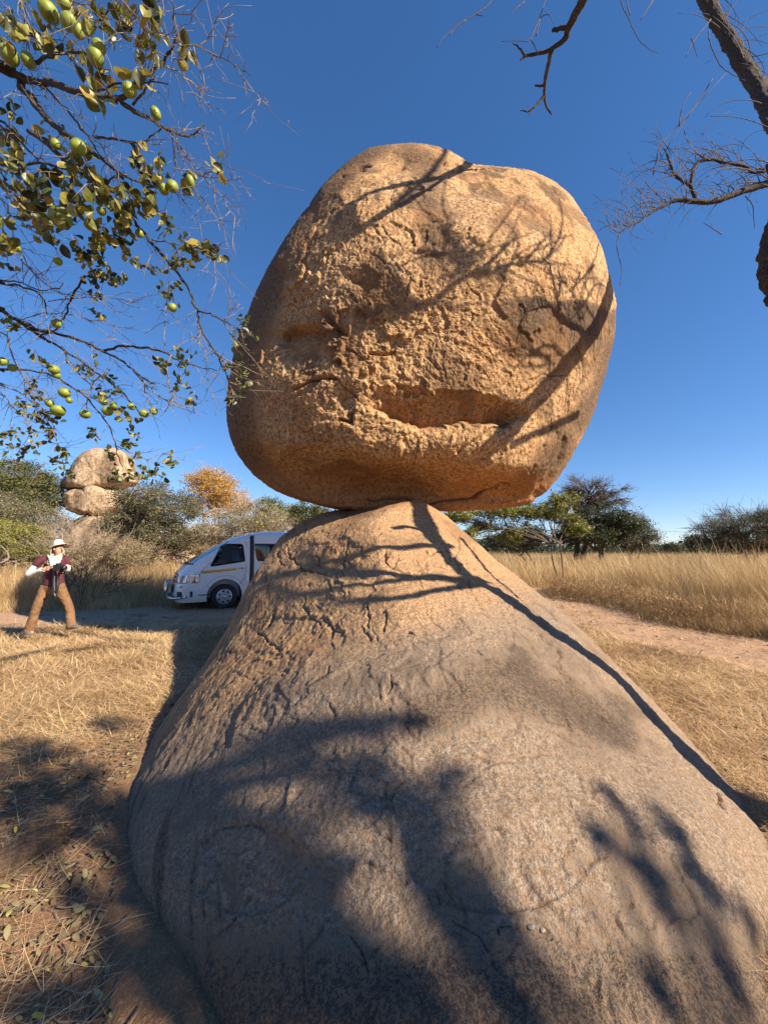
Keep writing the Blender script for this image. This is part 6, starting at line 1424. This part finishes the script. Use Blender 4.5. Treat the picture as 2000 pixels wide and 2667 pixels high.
# sun sleeves
m = MB(); C = curve([pp(400, 620, -.14), pp(350, 700, -.155), pp(300, 775, -.17), pp(330, 800, -.185), pp(450, 755, -.21), pp(620, 692, -.24)]); m.tube(C-po, np.interp(np.linspace(0, 1, len(C)), [0, .4, .6, 1], [.046, .044, .041, .028]), 14); m.build('sleeve', M_SLEEVE, person)
m = MB(); C = curve([pp(772, 640, .13), pp(785, 715, .12), pp(830, 725, .05), pp(900, 685, -.07)]); m.tube(C-po, np.interp(np.linspace(0, 1, len(C)), [0, .5, 1], [.040, .038, .028]), 12); m.build('sleeve', M_SLEEVE, person)
# scarf: draped rings
m = MB()
for i, (y, r, dz) in enumerate(((430, .070, 0), (465, .082, .02), (505, .086, .045), (545, .080, .07), (585, .060, .09))):
    c = pp(672+i*6, y, -.02-dz*.6); th = np.linspace(0, 2*math.pi, 25)
    m.tube(np.stack([c[0]+r*np.cos(th), c[1]+r*.95*np.sin(th), c[2]+.03*np.sin(th)*(1+i*.3)-dz*.2*np.cos(th)], -1)-po, .019+.004*np.sin(th*3+i), 8)
for i in range(6):
    a, b = pp(600+i*12, 430+i*22, -.10), pp(700+i*6, 500+i*26, -.145-.004*i); c = pp(770-i*3, 470+i*22, -.10); m.tube(curve([a, b, c])-po, .016, 8)
m.build('scarf', M_CREAM, person)
# hat: crown, wide brim, neck flap
def hat_ring(u, v, h): return pp(700, 240, .01)+np.array([.93, -.30, .18])*u*KR+np.array([.31, .95, 0])*v*KR+np.array([-.16, .05, .98])*h-po
m = MB(); k = 28; th = np.linspace(0, 2*math.pi, k, endpoint=False); V = []
for r, h in ((.002, .112), (.045, .108), (.075, .092), (.090, .055), (.094, .012), (.097, .004), (.125, .000), (.165, -.012)):
    for a in th:
        rr = r*(1.18 if math.cos(a) > 0 and r > .1 else 1); V.append(hat_ring(rr*math.cos(a)*1.05, rr*math.sin(a), h-(.045*abs(math.sin(a))**2-.02 if r > .11 else 0)+.004*math.sin(a*5)*(r > .1)))
m.add(V, [tuple(int(x) for x in f) for f in grid_faces(8, k, True)]); ht = m.build('hat', M_CREAM, person); so = ht.modifiers.new('t', 'SOLIDIFY'); so.thickness = .004
m = MB(); th = np.linspace(math.pi*.55, math.pi*1.45, 14); V = []
for r, h in ((.10, .0), (.125, -.05), (.14, -.11), (.145, -.16)): V += [hat_ring(r*math.cos(a), r*math.sin(a), h+.006*math.sin(a*9)) for a in th]
m.add(V, [tuple(int(x) for x in f) for f in grid_faces(4, 14)]); fl = m.build('neck_flap', M_CREAM, ht); so = fl.modifiers.new('t', 'SOLIDIFY'); so.thickness = .004
m = MB(); m.tube(curve([hat_ring(.02, -.09, 0), face(.03, -.06, -.085), face(.05, -.10, -.04), face(.05, -.115, 0)]), .0035, 5); m.build('chin_strap', M_CAMB, ht)
m = MB(); loft(m, dens([(pp(640, 260, .03), .075, .08), (pp(640, 320, .03), .07, .08), (pp(635, 380, .03), .05, .065)]), 16, True); m.build('hair', M_HAIR, person)
def shoe(p0, p1, up):
    p0, p1 = np.array(p0), np.array(p1); d = p1-p0; L = np.linalg.norm(d); d /= L; sd_ = np.cross(d, [0, 0, 1]); sd_ /= np.linalg.norm(sd_); uu = np.cross(sd_, d)
    m = MB(); V = []; k = 14; th = np.linspace(0, 2*math.pi, k, endpoint=False)
    for t, w, h0, h1 in ((0, .020, .01, .05), (.04, .035, 0, .075), (.2, .040, 0, .10), (.45, .040, 0, .085), (.7, .047, 0, .058), (.9, .042, .004, .045), (1., .018, .012, .03)):
        c = p0+d*L*t
        for a in th: V.append(c+sd_*w*math.cos(a)+uu*((h0+h1)/2+(h1-h0)/2*math.sin(a))-po)
    m.add(V, [tuple(int(x) for x in f) for f in grid_faces(7, k, True)]+[tuple(range(k))[::-1], tuple(range(6*k, 7*k))]); o = m.build('shoe', M_SHOE, person)
    m = MB(); 
    for z in (0,): m.tube([p0+d*L*t-po-uu*.002 for t in (0.02, .3, .6, .97)], [.028, .034, .040, .02], 10); m.v[0][:, 2] = m.v[0][:, 2]
    return o
zf = float(hgt(-5.9, 6.8))
shoe(np.array(pp(110, 1975, -.06)), np.array(pp(300, 1990, -.12)), 1); shoe(pp(830, 1925, .06), pp(1090, 1880, .02), 1)
# the camera, held in front of the chest, with its strap
cc = pp(900, 665, -.20); hc_ = empty('camera_in_hand', cc, 0, 'black camera with lens and hanging strap held by the walking person', 'camera'); hc_.rotation_euler = (0, 0, -.25)
m = MB(); m.box((0, 0, 0), (.075, .040, .052)); m.box((0, 0, .060), (.030, .030, .016)); o = m.build('camera_body', M_CAMB, hc_, False); bv = o.modifiers.new('b', 'BEVEL'); bv.width = .008; bv.segments = 3
m = MB(); m.lathe([(.0, .105), (.034, .105), (.037, .10), (.037, .055), (.032, .05), (.032, 0), (.0, 0)], (0, 0, 0), 'x', 24); m.v[0] = m.v[0]+np.array([.06, 0, 0]); m.build('lens', M_CAMB, hc_)
m = MB(); P = curve([(-.07, 0, .02), (-.10, .02, -.05), (-.085, .01, -.20), (-.06, 0, -.33), (-.03, .01, -.42), (-.01, .02, -.33), (-.03, .03, -.15), (.03, .03, -.04)]); m.tube(P, .021, 6); m.build('strap', M_CAMB, hc_)
m = MB(); m.tube(np.array([(-.065, -.03, -.36), (-.03, 0, -.46), (.0, .0, -.52)]), [.018, .034, .026], 6); m.build('strap_end', M_CAMB, hc_)

# ---------------------------------------------------------------- people sitting far away on the slab
def sitter(px, label, mat, turn, hgt_=.86, bend=0):
    p = at(px, 1463, 41.6); r_ = empty('person', p, turn, label, 'person')
    m = MB()
    def lf(rings, k=12):
        V = []; th = np.linspace(0, 2*math.pi, k, endpoint=False)
        for c, rx, ry in rings: V += [(c[0]+rx*math.cos(a), c[1]+ry*math.sin(a), c[2]) for a in th]
        m.add(V, [tuple(int(x) for x in f) for f in grid_faces(len(rings), k, True)]+[tuple(range(k))[::-1], tuple(range((len(rings)-1)*k, len(rings)*k))])
    lf([((0, 0, .02), .17, .15), ((0, 0, .2), .17, .13), ((bend*.5, 0, .40), .19, .12), ((bend, 0, .54), .17, .10), ((bend, 0, .58), .07, .06)]); 
    m.tube([(bend, .18, .50), (.14+bend, .20, .30), (.30, .10, .26)], [.055, .05, .035], 8); m.tube([(bend, -.18, .50), (.14+bend, -.20, .30), (.30, -.10, .26)], [.055, .05, .035], 8)
    m.build('top', mat, r_)
    m = MB(); m.tube([(0, .1, .10), (.42, .14, .30), (.62, .12, .05)], [.09, .07, .05], 8); m.tube([(0, -.1, .10), (.44, -.14, .28), (.60, -.12, .05)], [.09, .07, .05], 8); m.build('trousers', M_NAVY, r_)
    m = MB(); a = np.linspace(0, math.pi, 9); m.lathe([(max(.002, .085*math.sin(t)), -.115*math.cos(t)) for t in a], (bend+.02, 0, .72), 'z', 12); m.tube([(bend, 0, .56), (bend+.01, 0, .64)], .05, 8); m.tube([(bend+.09, 0, .73), (bend+.115, 0, .705)], [.012, .015], 6); m.build('head', M_DSKIN, r_)
    m = MB(); m.lathe([(max(.002, .098*math.sin(t)), .12*math.cos(t)) for t in np.linspace(0, 1.7, 7)], (bend, 0, .745), 'z', 12); m.build('hair', M_CAMB, r_)
    return r_
M_NAVY = plain('navy_cloth', (0.02, 0.025, 0.05), .85); M_DSKIN = plain('dark_skin', (0.11, 0.055, 0.035), .55); M_RED = plain('red_cloth', (0.62, 0.02, 0.02), .8)
sitter(446, 'person in a red top sitting on the far slab left of the minibus', M_RED, .2)
sitter(462, 'person in dark navy clothes sitting beside the one in red', M_NAVY, math.pi-.2, bend=.06)
sitter(473, 'third person in dark clothes sitting nearest the minibus windscreen', M_CAMB, math.pi+.5, bend=.02)
m = MB(); p = at(468, 1465, 40.9); rr = np.random.default_rng(2)
k = 16; th = np.linspace(0, 2*math.pi, k, endpoint=False); V = []
for r, h in ((.02, .26), (.25, .24), (.42, .16), (.50, .03), (.50, 0)): V += [(r*1.1*math.cos(a), r*math.sin(a)*.7, h*(1+.25*math.sin(a*3))) for a in th]
m.add(V, [tuple(int(x) for x in f) for f in grid_faces(5, k, True)]); o = m.build('white_bag', M_SLEEVE, None); o.location = p; tag(o, 'crumpled white bag lying in front of the sitting people', 'bag')
o = bpy.data.objects.new('yellow_drum', None); 
m = MB(); m.lathe([(0, 0), (.22, 0), (.24, .03), (.24, .42), (.22, .46), (0, .46)], (0, 0, 0), 'z', 20); o = m.build('yellow_drum', plain('pale_yellow', (.55, .48, .14), .5), None, True, 40); o.location = at(478, 1464, 41.2); tag(o, 'pale yellow drum standing at the end of the far slab', 'drum')

# ---------------------------------------------------------------- shelter roof far behind on the right, power line
sh = empty('shelter', at(1283, 1452, 58), .1, 'small pale roofed shelter far behind, seen between rock and drooping leaves', 'shelter')
m = MB(); m.add([(-2.1, -1.5, 1.55), (2.1, -1.5, 1.55), (2.1, 1.5, 1.55), (-2.1, 1.5, 1.55), (-.8, -.2, 2.35), (.8, -.2, 2.35), (.8, .2, 2.35), (-.8, .2, 2.35)], [(0, 1, 5, 4), (1, 2, 6, 5), (2, 3, 7, 6), (3, 0, 4, 7), (4, 5, 6, 7), (3, 2, 1, 0)]); m.build('roof', plain('grey_roof', (.36, .36, .38), .6), sh, False)
m = MB(); m.box((0, -1.52, 1.47), (2.15, .03, .14)); m.box((0, 1.52, 1.47), (2.15, .03, .14)); m.box((-2.13, 0, 1.47), (.03, 1.5, .14)); m.box((2.13, 0, 1.47), (.03, 1.5, .14)); m.build('fascia', M_SLEEVE, sh, False)
for x in (-1.9, 1.9):
    for y in (-1.3, 1.3):
        m = MB(); m.box((x, y, .7), (.07, .07, .72)); m.build('post', M_BARK2, sh, False)
m = MB(); m.box((-.8, .2, .45), (.9, .5, .45)); m.build('counter', plain('cream_wall', (.55, .50, .42), .8), sh, False)
wl = empty('power_line', at(1650, 1430, 70), 0, 'thin power line running between the grove and the acacia, on wooden poles', 'power line'); wo = np.array(wl.location)
A_, B2 = np.array(at(1640, 1377, 66)), np.array(at(1935, 1389, 66)); k = np.linspace(0, 1, 20)[:, None]; m = MB(); W = A_*(1-k)+B2*k; W[:, 2] -= .5*np.sin(k[:, 0]*3.14)*.4; m.tube(W-wo, .022, 4); m.build('wire', M_CAMB, wl)
for e in (A_, B2):
    m = MB(); m.tube([(e[0]-wo[0], e[1]-wo[1], -wo[2]-.2), (e[0]-wo[0], e[1]-wo[1], e[2]-wo[2]+.2)], [.13, .09], 8); m.build('pole', M_BARK2, wl)

# ---------------------------------------------------------------- small things close by
# weathered stone half sunk in the litter at the lower left
def stone(name, px, py, L, W_, H_, rz, label, seed, mat=None, cat='stone', group=None):
    p = at(px, py, ground_Y(py)); n1_, n2_ = 36, 18; u = np.linspace(0, 2*math.pi, n1_, endpoint=False); v = np.linspace(.02, math.pi-.02, n2_)
    P = np.stack([np.sin(v)[:, None]*np.cos(u), np.sin(v)[:, None]*np.sin(u), np.cos(v)[:, None]*np.ones(n1_)], -1)
    d = 1+.25*fbm(P*1.4+seed, 3)+.06*fbm(P*6+seed, 2); P = np.sign(P)*np.abs(P)**.8*d[..., None]*np.array([L, W_, H_])/2
    zz = np.zeros(n1_*n2_); o = np_mesh(name, P.reshape(-1, 3), grid_faces(n2_, n1_, True), mat or MAT_BASE, None, dict(stain_shade=zz+.5, rust=zz+.1, grey=zz+.8, crack=zz)); o.location = (p.x, p.y, H_*.12); o.rotation_euler = (0, 0, rz); return tag(o, label, cat, group)
stone('stone', 62, 2235, .40, .15, .13, R(58), 'long grey weathered stone half sunk in leaf litter at the lower left', 4)
for i, (x, y, r, lb) in enumerate(((1382, 2416, .009, 'white pebble lying in a crack of the sloping rock'), (1412, 2424, .007, 'smaller pale pebble beside the white one in the rock crack'), (1791, 2174, .007, 'tiny white chip on the right shoulder of the sloping rock'))):
    h = hit(x, y); m = MB(); a = np.linspace(0, math.pi, 8); m.lathe([(max(.001, r*1.4*math.sin(t)), -r*.8*math.cos(t)) for t in a], (0, 0, 0), 'z', 12); m.v[0] = m.v[0]*(1+.5*perlin(m.v[0]*70+i*3.3))[:, None]*np.array([1, .8, .6])
    o = m.build('pebble', plain('white_quartz', (.27, .23, .18), .9), None); o.location = h+Vector((0, 0, r*.3)); tag(o, lb, 'pebble')
